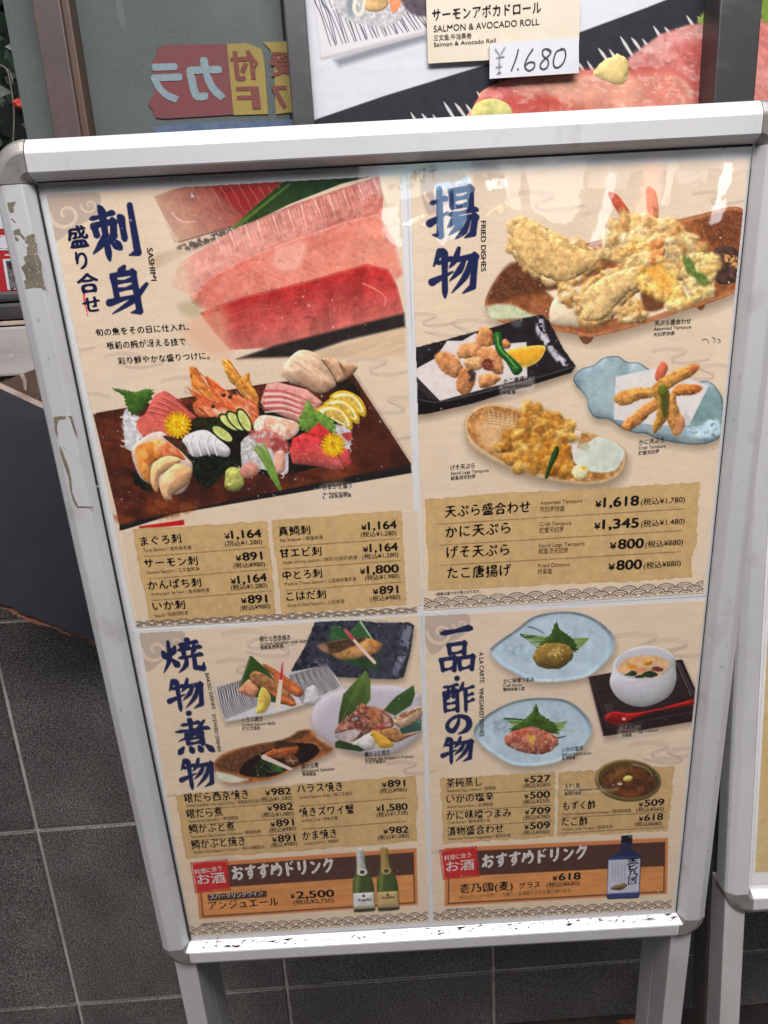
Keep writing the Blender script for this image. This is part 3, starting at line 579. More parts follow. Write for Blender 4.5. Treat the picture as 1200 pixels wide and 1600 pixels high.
    F(pl, (170, 112, 70), nz=(.15, 14), mott=((150, 92, 54), 10), rim=((196, 138, 98), 7, .7))
    F(k(60,640, 90,560, 170,480, 300,540, 380,600, 200,620, 110,650), (112, 70, 44), soft=8, nz=(.3, 3)); F(k(960,300, 1125,275, 1120,420, 1000,420), (130, 78, 50), soft=6, nz=(.35, 3))
    F(k(60,665, 150,655, 240,695, 310,720, 190,715, 80,715), (196, 200, 170), soft=5, nz=(.1, 8))
    F(k(300,600, 1000,480, 1000,620, 700,720, 420,700), (228, 208, 186), sm=False, soft=5)
    F(k(560,190, 600,200, 650,270, 640,300, 600,270), (196, 96, 70), sh=.3, nz=(.2, 5)); F(k(720,170, 760,190, 770,300, 730,300), (214, 130, 96), sh=.3, nz=(.15, 5), a=.85)
    G = ((208, 174, 118), (220, 192, 142), (198, 158, 98), (228, 206, 164), (186, 140, 80), (214, 182, 128))
    PUFF(k(530,420, 640,280, 780,300, 900,360, 980,450, 900,560, 700,500, 540,470), G, 70, 5, 10, 21)
    PUFF(k(150,400, 160,310, 205,288, 290,330, 420,395, 540,450, 500,520, 380,580, 300,560, 200,500, 155,440), G, 60, 4, 8, 22); STICK(k(165,400, 175,330, 210,305, 290,345, 420,410, 520,460, 480,510, 380,560, 300,540, 210,485), (212, 178, 122), 8)
    F(k(320,730, 330,640, 400,600, 440,620, 440,740, 400,745), (226, 208, 182), sh=.3, w=8, nz=(.05, 8))
    PUFF(k(350,610, 380,590, 430,600, 430,640, 370,650), G, 10, 4, 7, 23)
    PUFF(k(430,690, 440,600, 540,520, 700,480, 730,560, 640,640, 560,730, 460,745), G, 60, 4, 8, 24); STICK(k(450,690, 470,600, 560,535, 690,500, 700,560, 620,630, 550,710, 470,725), (218, 186, 132), 9)
    PUFF(k(600,700, 650,640, 720,660, 710,730, 640,725), G, 22, 4, 8, 25)
    F(k(700,600, 780,610, 790,670, 720,680), (120, 78, 48), soft=5)
    PUFF(k(690,500, 740,470, 800,500, 880,600, 880,660, 830,675, 760,620, 700,560), ((230, 190, 112), (224, 176, 92), (236, 206, 140)), 40, 5, 9, 26)
    F(k(720,495, 790,500, 830,590, 780,600), (226, 158, 62), soft=8, a=.6, lab=False)
    F(k(1000,430, 1090,420, 1110,500, 1090,560, 1010,560), (92, 66, 60), sh=.3, nz=(.35, 6)); F(k(1030,450, 1100,450, 1100,520), (206, 160, 100), soft=4, thr=(.5, 5))
    PUFF(k(890,560, 880,470, 960,440, 1010,500, 980,600, 920,640), ((206, 182, 120), (222, 204, 152), (190, 160, 96)), 36, 4, 8, 27)
    for q in ((870,450, 910,470, 930,540, 890,520), (920,520, 960,530, 980,570, 940,575)): F(k(*q), (92, 120, 56), soft=4, a=.85, nz=(.3, 4), rough=2)
    PUFF(k(640,420, 740,390, 800,430, 760,480, 660,470), ((226, 176, 108), (236, 206, 150), (214, 140, 84)), 18, 4, 7, 28)
    part(2, 'dish_picture')
    k = K(640, 460, .25)
    tr = k(28,335, 200,290, 400,235, 560,195, 700,150, 830,125, 870,165, 960,340, 1040,450, 1000,490, 700,585, 400,680, 120,745, 38,752)
    SHD(tr, 2, 9, 7, .4, False); F(tr, (44, 40, 44), sm=False, nz=(.25, 9), rough=1)
    F(k(40,640, 200,670, 500,600, 1035,455, 1010,490, 700,585, 400,680, 120,745, 38,752), (28, 25, 28), sm=False)
    S_(k(38,650, 190,672, 500,600, 800,520, 1030,450), 1.2, 1, (96, 90, 96), a=.7)
    F(k(800,150, 830,140, 850,230, 900,330, 990,430, 940,440, 860,340, 790,230), (190, 186, 194), soft=4, thr=(.4, 7), nz=(.2, 5)); F(k(640,170, 700,160, 690,200, 650,200), (110, 106, 116), soft=6, a=.7)
    F(k(30,470, 160,400, 235,290, 330,290, 415,240, 470,320, 730,298, 735,520, 580,560, 190,665, 30,510), (214, 206, 204), sm=False, nz=(.03, 12)); F(k(30,500, 190,665, 120,650, 35,570), (60, 54, 58), sm=False)
    O = ((198, 138, 90), (212, 160, 112), (182, 116, 68), (220, 178, 134), (164, 98, 58))
    for n_, (q, c) in enumerate((((420,260, 440,215, 490,210, 520,250, 520,310, 470,330, 420,310), (206, 146, 92)), ((560,300, 600,280, 632,310, 610,340, 570,335), (196, 132, 80)), ((160,390, 200,355, 260,370, 320,420, 330,480, 290,520, 220,490, 175,440), (204, 142, 92)), ((295,360, 330,310, 400,300, 450,330, 430,380, 370,400, 310,395), (212, 154, 104)),
        ((420,360, 470,330, 540,345, 575,400, 585,480, 550,500, 500,470, 430,440), (208, 148, 98)), ((300,520, 330,460, 390,470, 410,530, 390,590, 340,628, 295,590), (192, 130, 82)), ((430,540, 460,495, 540,500, 570,530, 520,570, 450,585), (204, 144, 94)), ((340,420, 400,390, 450,410, 440,470, 370,470), (218, 168, 118)))):
        STICK(k(*q), c, 60+n_)
    F(k(455,420, 485,402, 520,420, 520,465, 490,478, 460,460), (120, 64, 48), soft=3, nz=(.5, 3), rough=2); F(k(470,432, 495,425, 505,448, 485,458), (176, 104, 76), soft=3, thr=(.45, 3)); F(k(360,490, 395,470, 412,505, 395,545, 365,540, 380,515), (66, 50, 54), soft=3, nz=(.4, 3), rough=2.5, a=.9)
    F(k(250,420, 300,400, 310,470, 260,470), (230, 186, 140), soft=6, a=.35, thr=(.45, 6)); F(k(330,545, 380,560, 350,610), (226, 176, 130), soft=5, a=.5, thr=(.45, 5))
    F(k(600,360, 700,330, 838,320, 840,370, 790,430, 710,455, 640,420), (232, 182, 62), sh=.25, w=6, nz=(.06, 6), rim=((244, 216, 130), 3, .7)); F(k(630,370, 820,340, 800,390, 700,420), (226, 166, 40), soft=5, a=.6)
    F(k(525,260, 550,235, 575,255, 590,340, 660,410, 705,460, 690,495, 650,500, 600,420, 545,360), (44, 112, 44), sh=.45, w=5, nz=(.2, 8), spec=.3); S_(k(550,260, 560,330, 620,400, 670,460), 1.2, .8, (150, 196, 110), a=.7, lab=False)
    F(k(575,525, 760,515, 772,600, 670,610, 665,635, 575,638), (200, 190, 184), soft=6, a=.5, lab=False)
    part(2, 'dish_picture')
    pl = k(340,800, 380,730, 480,685, 640,700, 820,770, 1050,840, 1200,885, 1340,960, 1360,1040, 1320,1130, 1200,1190, 1000,1190, 800,1150, 600,1080, 440,1000, 360,920)
    SHD(pl, 2, 10, 8, .35); F(pl, (206, 184, 150), nz=(.06, 10), rim=((176, 142, 98), 3, .6), sh=.2)
    F(k(360,800, 400,740, 490,700, 640,715, 800,775, 1060,860, 1180,890, 1300,960, 1330,1040, 1290,1120, 1180,1165, 1000,1165, 800,1120, 600,1050, 460,970, 380,890), (176, 122, 66), nz=(.2, 6), mott=((196, 150, 96), 9))
    F(k(430,810, 520,760, 640,780, 700,860, 620,980, 520,980, 440,900), (212, 176, 132), soft=14)
    for i in range(9): S_(k(490+i*30,715+i*6, 500+i*28,760+i*6, 500+i*26,800+i*5), .8, .6, (226, 212, 184), a=.7, lab=False)
    for i in range(6): S_(k(490,720+i*17, 620,740+i*17, 750,780+i*12), .6, .5, (150, 120, 84), a=.6, lab=False)
    F(k(1000,1000, 1110,930, 1190,890, 1330,960, 1330,1030, 1280,1100, 1150,1110, 1040,1060), (200, 206, 194), soft=3, nz=(.07, 10), rim=((226, 228, 220), 3, .6)); F(E_(*k(1090,950)[0], 9, 6), (188, 182, 156), soft=3)
    F(k(600,850, 720,830, 830,870, 1075,850, 1030,1030, 700,1090), (216, 208, 206), sm=False, soft=2)
    Q = ((192, 144, 64), (206, 164, 84), (174, 124, 48), (214, 178, 106), (156, 106, 38))
    PUFF(k(720,710, 800,720, 850,760, 960,780, 1030,850, 1000,900, 920,900, 800,930, 700,840, 730,780), Q, 60, 5, 9, 41)
    PUFF(k(600,880, 700,850, 780,900, 830,1000, 820,1090, 700,1090, 600,1060, 590,1000, 640,960), Q, 60, 5, 9, 42); PUFF(k(540,940, 590,925, 620,950, 600,985, 550,985), Q, 8, 4, 6, 43)
    PUFF(k(830,950, 940,910, 1000,960, 1030,1080, 980,1130, 860,1110), ((190, 134, 44), (206, 156, 66), (168, 110, 36)), 50, 4, 8, 44); F(k(720,1000, 800,960, 810,1060, 740,1070), (190, 132, 40), a=.4, soft=8)
    F(k(845,1140, 870,1050, 905,960, 930,950, 930,1000, 890,1080, 865,1145), (54, 86, 34), sh=.4, w=4, nz=(.2, 6)); F(E_(*k(1065,1110)[0], 13, 12), (226, 214, 170), sh=.3, nz=(.15, 5), rough=1.5); F(E_(*k(1090,1085)[0], 4, 3), (230, 190, 70), soft=2)
    part(2, 'dish_picture')
    k = K(860, 480, .25)
    pl = k(142,440, 190,385, 270,360, 330,315, 420,305, 480,340, 550,345, 620,385, 760,430, 900,465, 990,462, 1050,520, 1078,590, 1075,760, 1058,815, 990,850, 900,860, 760,845, 660,820, 590,790, 540,790, 450,760, 370,705, 280,690, 240,640, 220,560, 160,490)
    SHD(pl, 2, 8, 7, .32); F(pl, (140, 160, 168), nz=(.14, 22), mott=((166, 184, 188), 24), rim=((70, 84, 96), 2.6, .8), sh=.25, w=9)
    F(k(200,450, 300,400, 420,400, 420,660, 290,650, 240,560), (164, 182, 188), soft=16, a=.8, nz=(.08, 9), lab=False); F(k(950,540, 1070,580, 1070,740, 900,750, 860,700), (128, 156, 156), soft=8, a=.8, nz=(.1, 12))
    F(k(840,760, 920,750, 1000,700, 1055,720, 1055,800, 960,815, 860,800), (198, 222, 236), soft=6, a=.9, nz=(.14, 7), thr=(.36, 6)); F(k(420,690, 600,730, 880,780, 860,800, 600,770, 440,720), (150, 172, 186), soft=5, a=.7)
    F(k(410,435, 640,385, 720,395, 990,490, 865,740, 640,735, 395,700), (214, 208, 206), sm=False, nz=(.03, 14), soft=1.5); F(k(850,640, 880,700, 865,740, 800,735), (190, 186, 188), sm=False, soft=3, a=.7)
    W = ((196, 142, 72), (208, 160, 92), (182, 124, 56), (218, 178, 116))
    F(k(655,450, 660,400, 700,338, 735,375, 715,430, 690,470), (206, 112, 84), sh=.35, nz=(.12, 6))
    STICK(k(640,500, 700,440, 800,390, 900,355, 930,375, 900,420, 800,470, 720,520), (200, 146, 78), 1); F(k(870,365, 925,358, 925,395, 880,410), (196, 110, 64), soft=6, a=.6)
    STICK(k(760,520, 820,480, 920,490, 948,510, 900,545, 790,550), (198, 132, 68), 2); F(k(890,490, 945,500, 920,530), (190, 92, 50), soft=5, a=.6)
    STICK(k(400,570, 450,520, 560,505, 650,510, 640,560, 560,580, 470,612, 415,605), (200, 148, 80), 3)
    STICK(k(450,730, 520,660, 620,590, 660,570, 680,620, 600,690, 500,770, 455,765), (206, 142, 78), 4)
    STICK(k(740,560, 780,540, 800,640, 840,720, 800,800, 760,780, 720,660), (202, 148, 82), 5); F(k(790,700, 830,690, 820,770, 790,790), (214, 150, 120), soft=5, a=.7)
    STICK(k(640,520, 690,480, 740,520, 740,660, 690,750, 645,785, 640,740, 670,640), (188, 140, 66), 6)
    F(k(690,510, 725,500, 740,600, 715,690, 695,640), (72, 84, 34), soft=4, a=.85, nz=(.2, 5)); F(E_(*k(703,520)[0], 8, 9), (116, 122, 44), sh=.3, soft=3)
    for q in ((950,205, 975,200, 990,225), (1015,190, 1030,205, 1020,225), (1050,200, 1062,215, 1045,225)): S_(k(*q), .9, .4, (92, 78, 66))
    part(2, 'price_panel')
    panel([(664,780),(708,777),(790,770),(900,765),(1000,759),(1094,753),(1090,806),(1088,852),(1080,872),(1081,902),(1000,908),(880,913),(670,923)], 4)
    for i, q in enumerate((((686,819),(1070,795)),((687,852),(1068,829)),((688,883.6),(1064,862)))): dash(*q, i+9)
    part(2, 'wave_border'); waves((662,951), (1100,924), 14.5, 17)
    part(2, 'title_lettering')
    for c, x, y, w, h in (('揚',709,333,78,84), ('物',710,424.6,78,78)): r, d = dirs(x, y); brush(c, x, y, w, h, r, d, 6.4)

    # ================= sheet 3: baked and stewed dishes
    part(3, 'dish_picture')
    k = K(430, 960, .20833)
    sl = k(300,45, 420,50, 640,45, 780,65, 1000,58, 1045,85, 1015,280, 965,470, 900,488, 700,480, 480,470, 120,430, 130,400, 230,230)
    SHD(sl, 1, 6, 5, .35, False); F(sl, (46, 46, 58), sm=False, nz=(.4, 5), mott=((74, 76, 92), 8), rough=1.2)
    F(k(330,100, 950,95, 880,430, 300,410), (70, 72, 88), soft=10, a=.8, thr=(.42, 4)); F(k(960,110, 1020,80, 1000,260, 930,430, 880,440, 930,250), (150, 154, 172), soft=4, a=.7, thr=(.45, 5)); F(k(300,340, 390,340, 360,420, 240,400), (140, 142, 156), soft=6, a=.6, thr=(.48, 4))
    F(k(420,90, 460,85, 560,130, 620,60, 640,52, 740,190, 640,240, 400,195), (64, 104, 66), sm=False, nz=(.2, 6)); S_(k(640,55, 690,130, 735,195), 1.6, .8, (170, 196, 168)); F(k(480,340, 620,330, 770,320, 765,410, 650,405), (52, 84, 52), sm=False, nz=(.2, 6))
    F(k(320,230, 420,205, 560,180, 700,180, 790,215, 800,250, 740,300, 520,345, 430,310, 350,270), (190, 136, 76), sh=.4, w=6, nz=(.16, 8), mott=((208, 164, 108), 9)); F(k(320,230, 420,205, 560,180, 680,178, 620,220, 450,290, 370,265), (92, 68, 52), soft=3, nz=(.3, 5)); F(k(320,235, 380,225, 400,280, 350,270), (176, 140, 124), soft=4, a=.8)
    S_(k(530,120, 580,180, 660,270, 745,360), 2.0, 2.6, (224, 200, 184)); S_(k(530,120, 582,182), 1.8, 2.2, (206, 70, 88))
    part(3, 'dish_picture')
    k5 = K(210, 960, .20833)
    w = np.r_[k5(595,545, 1180,430), k(395,380, 540,580), k(0,745), k5(680,808)]
    SHD(w, 2, 6, 5, .35, False); F(w, (206, 202, 206), sm=False, nz=(.03, 10), rim=((170, 166, 172), 1.6, .6))
    for i in range(24):
        x = 625+i*12.; P = k5(x,552-i*4, x+12+4*math.sin(i*2.1),620-i*4, x+28,690-i*4+6*math.sin(i), x+62,785-i*5); S_(P, .55+.25*(i % 3 == 0), .5, (46, 42, 48), a=.9, sm=True)
    for i in range(26):
        x = 110+i*11.2; P = k(x,455-i*3, x+20,510-i*4+5*math.sin(i*1.7), x+50,570-i*4, x+95+4*math.sin(i),668-i*5); S_(P, .55+.25*(i % 4 == 0), .5, (46, 42, 48), a=.9)
    F(k5(775,575, 865,310, 880,312, 1000,420, 1190,690, 1000,650, 850,600), (58, 90, 42), sm=False, nz=(.12, 12)); S_(k5(870,315, 830,440, 780,570), .7, .5, (110, 140, 84))
    SA = ((206, 128, 80), (216, 146, 100), (190, 106, 60))
    F(k5(970,390, 1000,380, 1190,500, 1250,570, 1200,600, 1100,520), (206, 130, 78), sh=.4, w=5, nz=(.2, 6), rim=((150, 80, 44), 2, .6)); F(k(0,430, 100,500, 210,570, 170,620, 60,560, 0,520), (204, 118, 64), sh=.4, w=5, nz=(.2, 6), rim=((120, 66, 36), 2, .7))
    F(k5(780,575, 830,510, 870,490, 930,560, 900,615, 850,612), (222, 158, 124), sh=.35, w=5, nz=(.12, 6))
    F(k5(865,460, 910,425, 1010,470, 1130,560, 1200,640, 1190,680, 1100,640, 960,560, 880,510), (170, 124, 82), sh=.4, w=6, nz=(.35, 5)); F(k5(1000,560, 1190,650, 1200,685, 1100,650), (208, 122, 70), soft=4); F(k(40,620, 110,640, 155,670, 120,690, 50,660), (204, 116, 66), sh=.35, nz=(.2, 5))
    F(k5(920,690, 935,590, 960,545, 1010,590, 1022,660, 980,735, 915,742), (226, 196, 96), sh=.35, w=5, nz=(.08, 5), rim=((238, 224, 170), 2, .8))
    S_(k5(1112,362, 1100,480, 1072,700), 0, 0, (230, 208, 190), ws=[.8, 2.6, 4.4]); S_(k5(1112,362, 1100,480), .8, 2.6, (204, 48, 84))
    F(k(215,660, 240,550, 300,540, 330,600, 345,640, 300,680, 240,680), (206, 204, 206), sh=.3, w=5, nz=(.12, 4), rough=1.5)
    part(3, 'dish_picture')
    bl = k(272,820, 290,690, 400,600, 600,545, 780,530, 940,540, 1080,600, 1092,640, 1098,870, 1000,980, 860,1045, 700,1055, 500,1010, 340,910)
    SHD(bl, 2, 6, 6, .35); F(bl, (204, 198, 206), nz=(.03, 18), sh=.22, w=10, rim=((176, 168, 178), 2, .5))
    F(k(320,800, 420,650, 700,570, 1000,590, 1080,680, 1080,860, 900,990, 600,1000, 420,920), (190, 184, 194), soft=18, a=.7, lab=False)
    F(k(470,860, 480,740, 510,600, 600,500, 680,418, 715,500, 715,640, 600,780), (60, 82, 40), sm=False, nz=(.15, 10), col2=(110, 134, 66), ax=(k(500,800)[0], k(690,430)[0])); S_(k(680,420, 600,580, 500,800), .8, .5, (132, 152, 92), a=.7)
    F(k(810,720, 900,620, 1038,530, 1050,600, 1020,680, 900,760), (70, 98, 52), sm=False, nz=(.15, 9)); F(k(450,960, 480,940, 700,1010, 640,1030, 450,1000), (52, 76, 38), sm=False, nz=(.2, 7)); F(k(930,860, 1095,780, 1095,870, 950,900), (62, 98, 84), sm=False, nz=(.15, 8))
    F(k(890,790, 960,740, 1095,690, 1095,770, 960,850, 900,830), (206, 176, 150), sh=.4, nz=(.25, 5)); F(k(900,760, 1090,700, 1050,740, 930,790), (140, 92, 56), soft=3, a=.8, thr=(.4, 4))
    F(k(440,890, 500,800, 600,720, 650,665, 700,690, 800,710, 870,770, 890,830, 840,870, 800,900, 660,920, 560,955, 470,930), (138, 82, 68), sh=.45, w=7, nz=(.4, 4), mott=((180, 134, 112), 4.5))
    F(k(760,880, 900,850, 960,900, 1090,880, 1000,920, 900,960, 800,920), (176, 130, 84), sh=.35, nz=(.3, 5)); F(k(440,890, 560,860, 640,880, 560,955, 470,930), (190, 176, 176), soft=3, nz=(.2, 5)); S_(k(450,888, 560,862, 640,840), .9, .5, (90, 52, 46))
    F(E_(*k(595,782)[0], 7.5, 4.2, -.2), (60, 50, 50)); F(E_(*k(595,782)[0], 5.4, 3, -.2), (206, 206, 204)); F(k(700,690, 790,720, 780,820, 720,800), (196, 130, 84), soft=3, a=.7, thr=(.45, 4)); F(k(760,710, 830,760, 870,830, 820,840, 800,760), (214, 186, 176), soft=3, a=.7, thr=(.42, 5))
    F(k(500,800, 640,730, 700,800, 640,860, 540,850), (110, 62, 60), soft=5, a=.5, thr=(.45, 4), lab=False)
    S_(k(590,970, 700,900, 770,865), 2.0, 1.8, (232, 216, 196)); S_(k(750,872, 850,808), 1.8, 1.0, (208, 66, 96))
    F(k(630,980, 650,920, 700,900, 745,940, 740,1000, 680,1020), (214, 210, 206), sh=.35, w=5, nz=(.1, 4)); F(k(720,885, 760,875, 880,965, 870,995, 780,995), (222, 178, 70), sh=.3, nz=(.1, 5)); 
    part(3, 'dish_picture')
    bo = np.r_[k5(590,1130, 640,1060, 760,1010, 950,965, 1100,940, 1200,895), k(180,870, 270,865, 330,940, 440,1010, 330,1080, 150,1160, 0,1225), k5(960,1250, 800,1270, 680,1265, 610,1190)]
    SHD(bo, 2, 6, 6, .35); F(bo, (176, 116, 72), nz=(.2, 8), mott=((150, 92, 54), 6), rim=((206, 156, 118), 3, .7))
    F(np.r_[k5(605,1130, 700,1050, 900,985, 1090,950, 1200,905), k(170,880, 260,875, 200,930, 0,980), k5(1000,1040, 850,1120, 800,1180, 700,1180)], (112, 74, 48), soft=4, nz=(.35, 3))
    F(k5(610,1180, 700,1195, 800,1225, 850,1240, 740,1265, 640,1240), (206, 206, 190), soft=4, nz=(.08, 6)); 
    F(np.r_[k5(790,1170, 830,1110, 950,1040, 1080,990, 1200,965), k(180,965, 290,975, 330,1030, 250,1100, 120,1150), k5(1050,1210, 880,1220, 800,1200)], (40, 22, 18), soft=2.5)
    weed(k5(890,1200, 930,1120, 1000,1090, 1060,1150, 1000,1200), 60, 12, ((22, 30, 20), (48, 66, 36), (80, 100, 58))); F(k5(1040,1120, 1100,1130, 1110,1180, 1040,1180), (60, 104, 48), nz=(.4, 4), rough=2)
    F(np.r_[k5(970,1060, 1060,1000, 1180,960, 1200,960), k(80,950, 170,990, 160,1040, 60,1080, 0,1080), k5(1100,1090)], (190, 108, 56), sh=.4, w=6, nz=(.2, 7)); F(k(0,960, 80,950, 170,985, 60,1000, 0,1010), (76, 52, 38), soft=3, nz=(.3, 4))
    S_(k5(970,1070, 1060,1110, 1170,1160), 4, 2.4, (214, 200, 186)); F(E_(*k(125,1100)[0], 12, 9, .2), (110, 76, 56), sh=.45, nz=(.25, 5)); S_(k(90,1100, 160,1095), .8, .8, (190, 150, 110)); S_(k(110,1080, 140,1120), .8, .8, (190, 150, 110))
    part(3, 'price_panel')
    panel([(273.5,1242),(330,1237),(460,1226),(649,1212),(651,1235),(653.5,1255),(650,1280),(652,1314),(460,1330),(291,1342),(283,1295)], 5)
    for i, q in enumerate((((292,1266.5),(459,1253)),((296,1290),(460,1277.5)),((299.8,1314),(463.4,1301.5)),((469,1259.6),(633,1247)),((473,1295.7),(635,1283.4)))): dash(*q, i+20)
    part(3, 'drink_banner')
    def banner(tl, tr, br, bl, f):
        tl, tr, br, bl = map(np.array, (tl, tr, br, bl)); at = lambda u, v: (tl*(1-u)+tr*u)*(1-v)+(bl*(1-u)+br*u)*v
        F([at(0,0), at(1,0), at(1,1), at(0,1)], (196, 120, 68), sm=False)
        F([at(.015,f), at(.985,f), at(.985,.955), at(.015,.955)], (202, 134, 74), sm=False, st=(.1, 4, -.07), nz=(.04, 20))
        F([at(.01,.07), at(.985,.07), at(.985,f), at(.01,f)], (76, 46, 38), sm=False, nz=(.12, 4))
        for a, b in (((.985,.07),(.985,.955)), ((.985,.955),(.018,.955)), ((.018,.955),(.018,f))): S_([at(*a), at(*b)], .8, .8, (56, 34, 26), sm=False)
    banner((304,1349), (650.6,1325), (653,1414), (311.5,1436.5), .46)
    def stamp(q):
        q = [np.array(v) for v in q]; c = sum(q)/4
        F(torn([c+(v-c)*.93 for v in q], 5, .7, 8), (186, 34, 34), sm=False, nz=(.08, 5))
        for i in range(4): S_([q[i], q[(i+1) % 4]], 1.0, .7, (176, 36, 38), sm=False, a=.85)
    stamp([(298,1349),(355,1343),(360,1390),(306,1395)])
    F([(324,1398),(416.6,1391.6),(417,1401.7),(325.8,1408)], (72, 48, 40), sm=False)
    k = K(470, 1310, .18333)
    for o, c1, c2, lb, cx, part_ in ((0, (176, 178, 172), (196, 198, 192), (206, 208, 206), 0, 'silver'), (205, (150, 124, 66), (176, 150, 92), (190, 162, 106), -12, 'gold')):
        part(3, 'bottle_picture', 'silver capped sparkling wine bottle' if o == 0 else 'gold capped sparkling wine bottle')
        y = -10 if o else 0
        g = lambda *v: k(*[v[i]+(o if i % 2 == 0 else y) for i in range(len(v))])
        F(g(480,150, 545,148, 560,230, 600,330, 622,400, 635,590, 630,612, 600,622, 470,630, 452,610, 442,390, 455,330, 475,240), (66, 84, 34), sh=.5, w=6, nz=(.08, 8), soft=1.4)
        F(g(470,320, 500,330, 490,450, 460,450), (140, 150, 76), soft=6, a=.6, lab=False)
        F(g(470,110, 475,90, 505,84, 532,88, 540,110, 545,200, 565,290, 480,300, 478,200), c1, sm=False, sh=.4, w=4, nz=(.2, 4)); F(g(482,110, 500,100, 510,290, 485,290), c2, soft=5, a=.7, lab=False)
        F(E_(*g(522,288)[0], 8, 5.4), c2 if o else (214, 210, 200)); F(E_(*g(524,287)[0], 4, 3), (70, 60, 50))
        F(g(446,468, 622,458, 632,598, 452,612), lb, sm=False, nz=(.05, 6), sh=.25, w=5); F(g(450,582, 632,570, 634,600, 452,612), (150, 130, 90), sm=False, a=.6); F(E_(*g(536,490)[0], 2, 2), (50, 46, 44))
        F(g(452,604, 634,592, 632,618, 600,622, 470,630, 455,618), (60, 58, 38), sm=False)
    part(3, 'wave_border'); waves((297,1461), (669,1438), 10, 14)
    part(3, 'title_lettering')
    for c, x, y, w_, h in (('焼',284,1026,68,54), ('物',290.5,1085,60,51), ('煮',302,1151,60,54), ('物',308,1208.5,57,49)): r, d = dirs(x, y); brush(c, x, y, w_, h, r, d, 6.6)
    F(E_(295,1114.6, 4.8, 4.4), NAVY)

    # ================= sheet 4: a la carte, vinegared dishes
    k = K(740, 950, .21667)
    def bluedish(pts, c):
        SHD(pts, 2, 8, 7, .32); F(pts, (188, 204, 214), nz=(.07, 16), sh=.36, w=10, rim=((140, 164, 178), 2.4, .7), mott=((168, 188, 202), 26), lt=(.2, .95))
        q_ = spline(pts); c0 = q_.mean(0); F(c0+(q_-c0)*.93, (206, 220, 228), sm=False, soft=2, a=.55, lab=False); F(c0+(q_-c0)*.915, (176, 196, 208), sm=False, soft=5, a=.75, nz=(.06, 12), lab=False)
        p = np.array(pts); cc = p.mean(0)
        for f, a in ((.86, .5), (.7, .4), (.56, .4)): F(cc+(p-cc)*f, (160, 180, 194), soft=9, a=a*.5, lab=False, thr=(.45, 14)); F(cc+(p-cc)*(f-.06), (196, 210, 218), soft=9, a=a*.6, lab=False, thr=(.42, 11))
        F(c, (140, 160, 176), soft=6, a=.6, lab=False, thr=(.45, 7))
    part(4, 'dish_picture')
    bluedish(k(118,320, 150,265, 300,160, 420,70, 560,32, 720,28, 860,70, 980,160, 1018,240, 1000,330, 930,410, 830,490, 680,525, 520,535, 400,520, 280,460, 180,400), k(230,290, 330,240, 360,280, 320,340, 250,340))
    for i in range(9): S_(k(340+i*14,190+i*12, 430+i*9,200+i*8, 560,215+i*6), .9, .6, ((110, 140, 56), (142, 166, 84), (72, 104, 40))[i % 3]); S_(k(830-i*8,220+i*8, 740,220+i*10, 640,230+i*8), 1.0, .7, ((142, 164, 80), (110, 138, 60))[i % 2])
    S_(k(340,190, 370,210, 450,200), 1.1, .8, (40, 58, 36)); S_(k(395,135, 450,150, 510,185), .8, .5, (40, 58, 36))
    shiso(k(595,95, 620,150, 660,180, 720,230, 745,310, 640,300, 480,270, 520,220, 560,180), (66, 96, 40), 5)
    F(k(435,330, 480,270, 580,250, 670,265, 720,320, 700,380, 630,430, 560,440, 470,420, 435,380), (150, 124, 62), sh=.4, w=10, nz=(.14, 8), rough=1.5); S_(k(480,380, 540,415, 600,415, 650,380), .9, .5, (96, 72, 30), a=.8)
    rs = np.random.RandomState(4)
    for _ in range(34): x, y = rs.normal(590, 32), rs.normal(325, 16); F(E_(*k(x, y)[0], 1.3, .9, rs.uniform(0, 3)), (216, 190, 120))
    part(4, 'dish_picture')
    bluedish(k(0,890, 60,800, 200,710, 350,660, 520,648, 680,670, 800,760, 850,860, 820,960, 730,1050, 600,1110, 440,1140, 280,1130, 150,1060, 50,980), k(130,830, 230,800, 260,850, 200,920, 140,880))
    for i in range(9): S_(k(225+i*14,800+i*10, 320+i*9,810+i*8, 440,830+i*6), .9, .6, ((110, 140, 56), (150, 172, 96), (72, 104, 40))[i % 3]); S_(k(670-i*8,820+i*12, 600,830+i*9, 500,830+i*8), 1.0, .7, ((142, 164, 80), (110, 138, 60))[i % 2])
    S_(k(222,798, 300,800, 360,806), 1.2, .9, (46, 66, 42)); S_(k(600,938, 662,925), 1.1, .7, (40, 64, 36)); S_(k(600,880, 720,884), .7, .5, (160, 186, 130))
    shiso(k(452,692, 475,760, 520,790, 600,850, 580,910, 400,900, 260,880, 330,830, 380,790, 420,750), (74, 104, 40), 6)
    F(k(222,950, 260,900, 340,870, 430,858, 520,890, 600,930, 610,985, 540,1040, 470,1055, 350,1040, 260,1000), (196, 132, 108), sh=.35, w=7, nz=(.2, 6), mott=((176, 96, 74), 6), rough=1.5, spec=.35)
    F(k(380,900, 420,930, 460,920, 430,960, 420,1000, 400,950), (214, 174, 70), sm=False, soft=2)
    part(4, 'dish_picture')
    k = K(880, 980, .19167)
    ty = k(205,405, 390,370, 915,270, 970,262, 1075,500, 1050,770, 335,890)
    SHD(ty, 2, 7, 6, .35, False); F(ty, (50, 34, 38), sm=False, nz=(.12, 6), st=(.15, 3, -.2))
    F(k(250,410, 390,385, 930,290, 1040,560, 380,820), (58, 42, 44), sm=False, soft=2, st=(.2, 3, -.2)); S_(k(210,410, 330,885), 1.2, 1, (104, 80, 84), sm=False); S_(k(235,420, 365,820), .7, .7, (96, 74, 78), sm=False, a=.8); S_(k(365,820, 1050,690), .7, .6, (92, 70, 74), sm=False, a=.8)
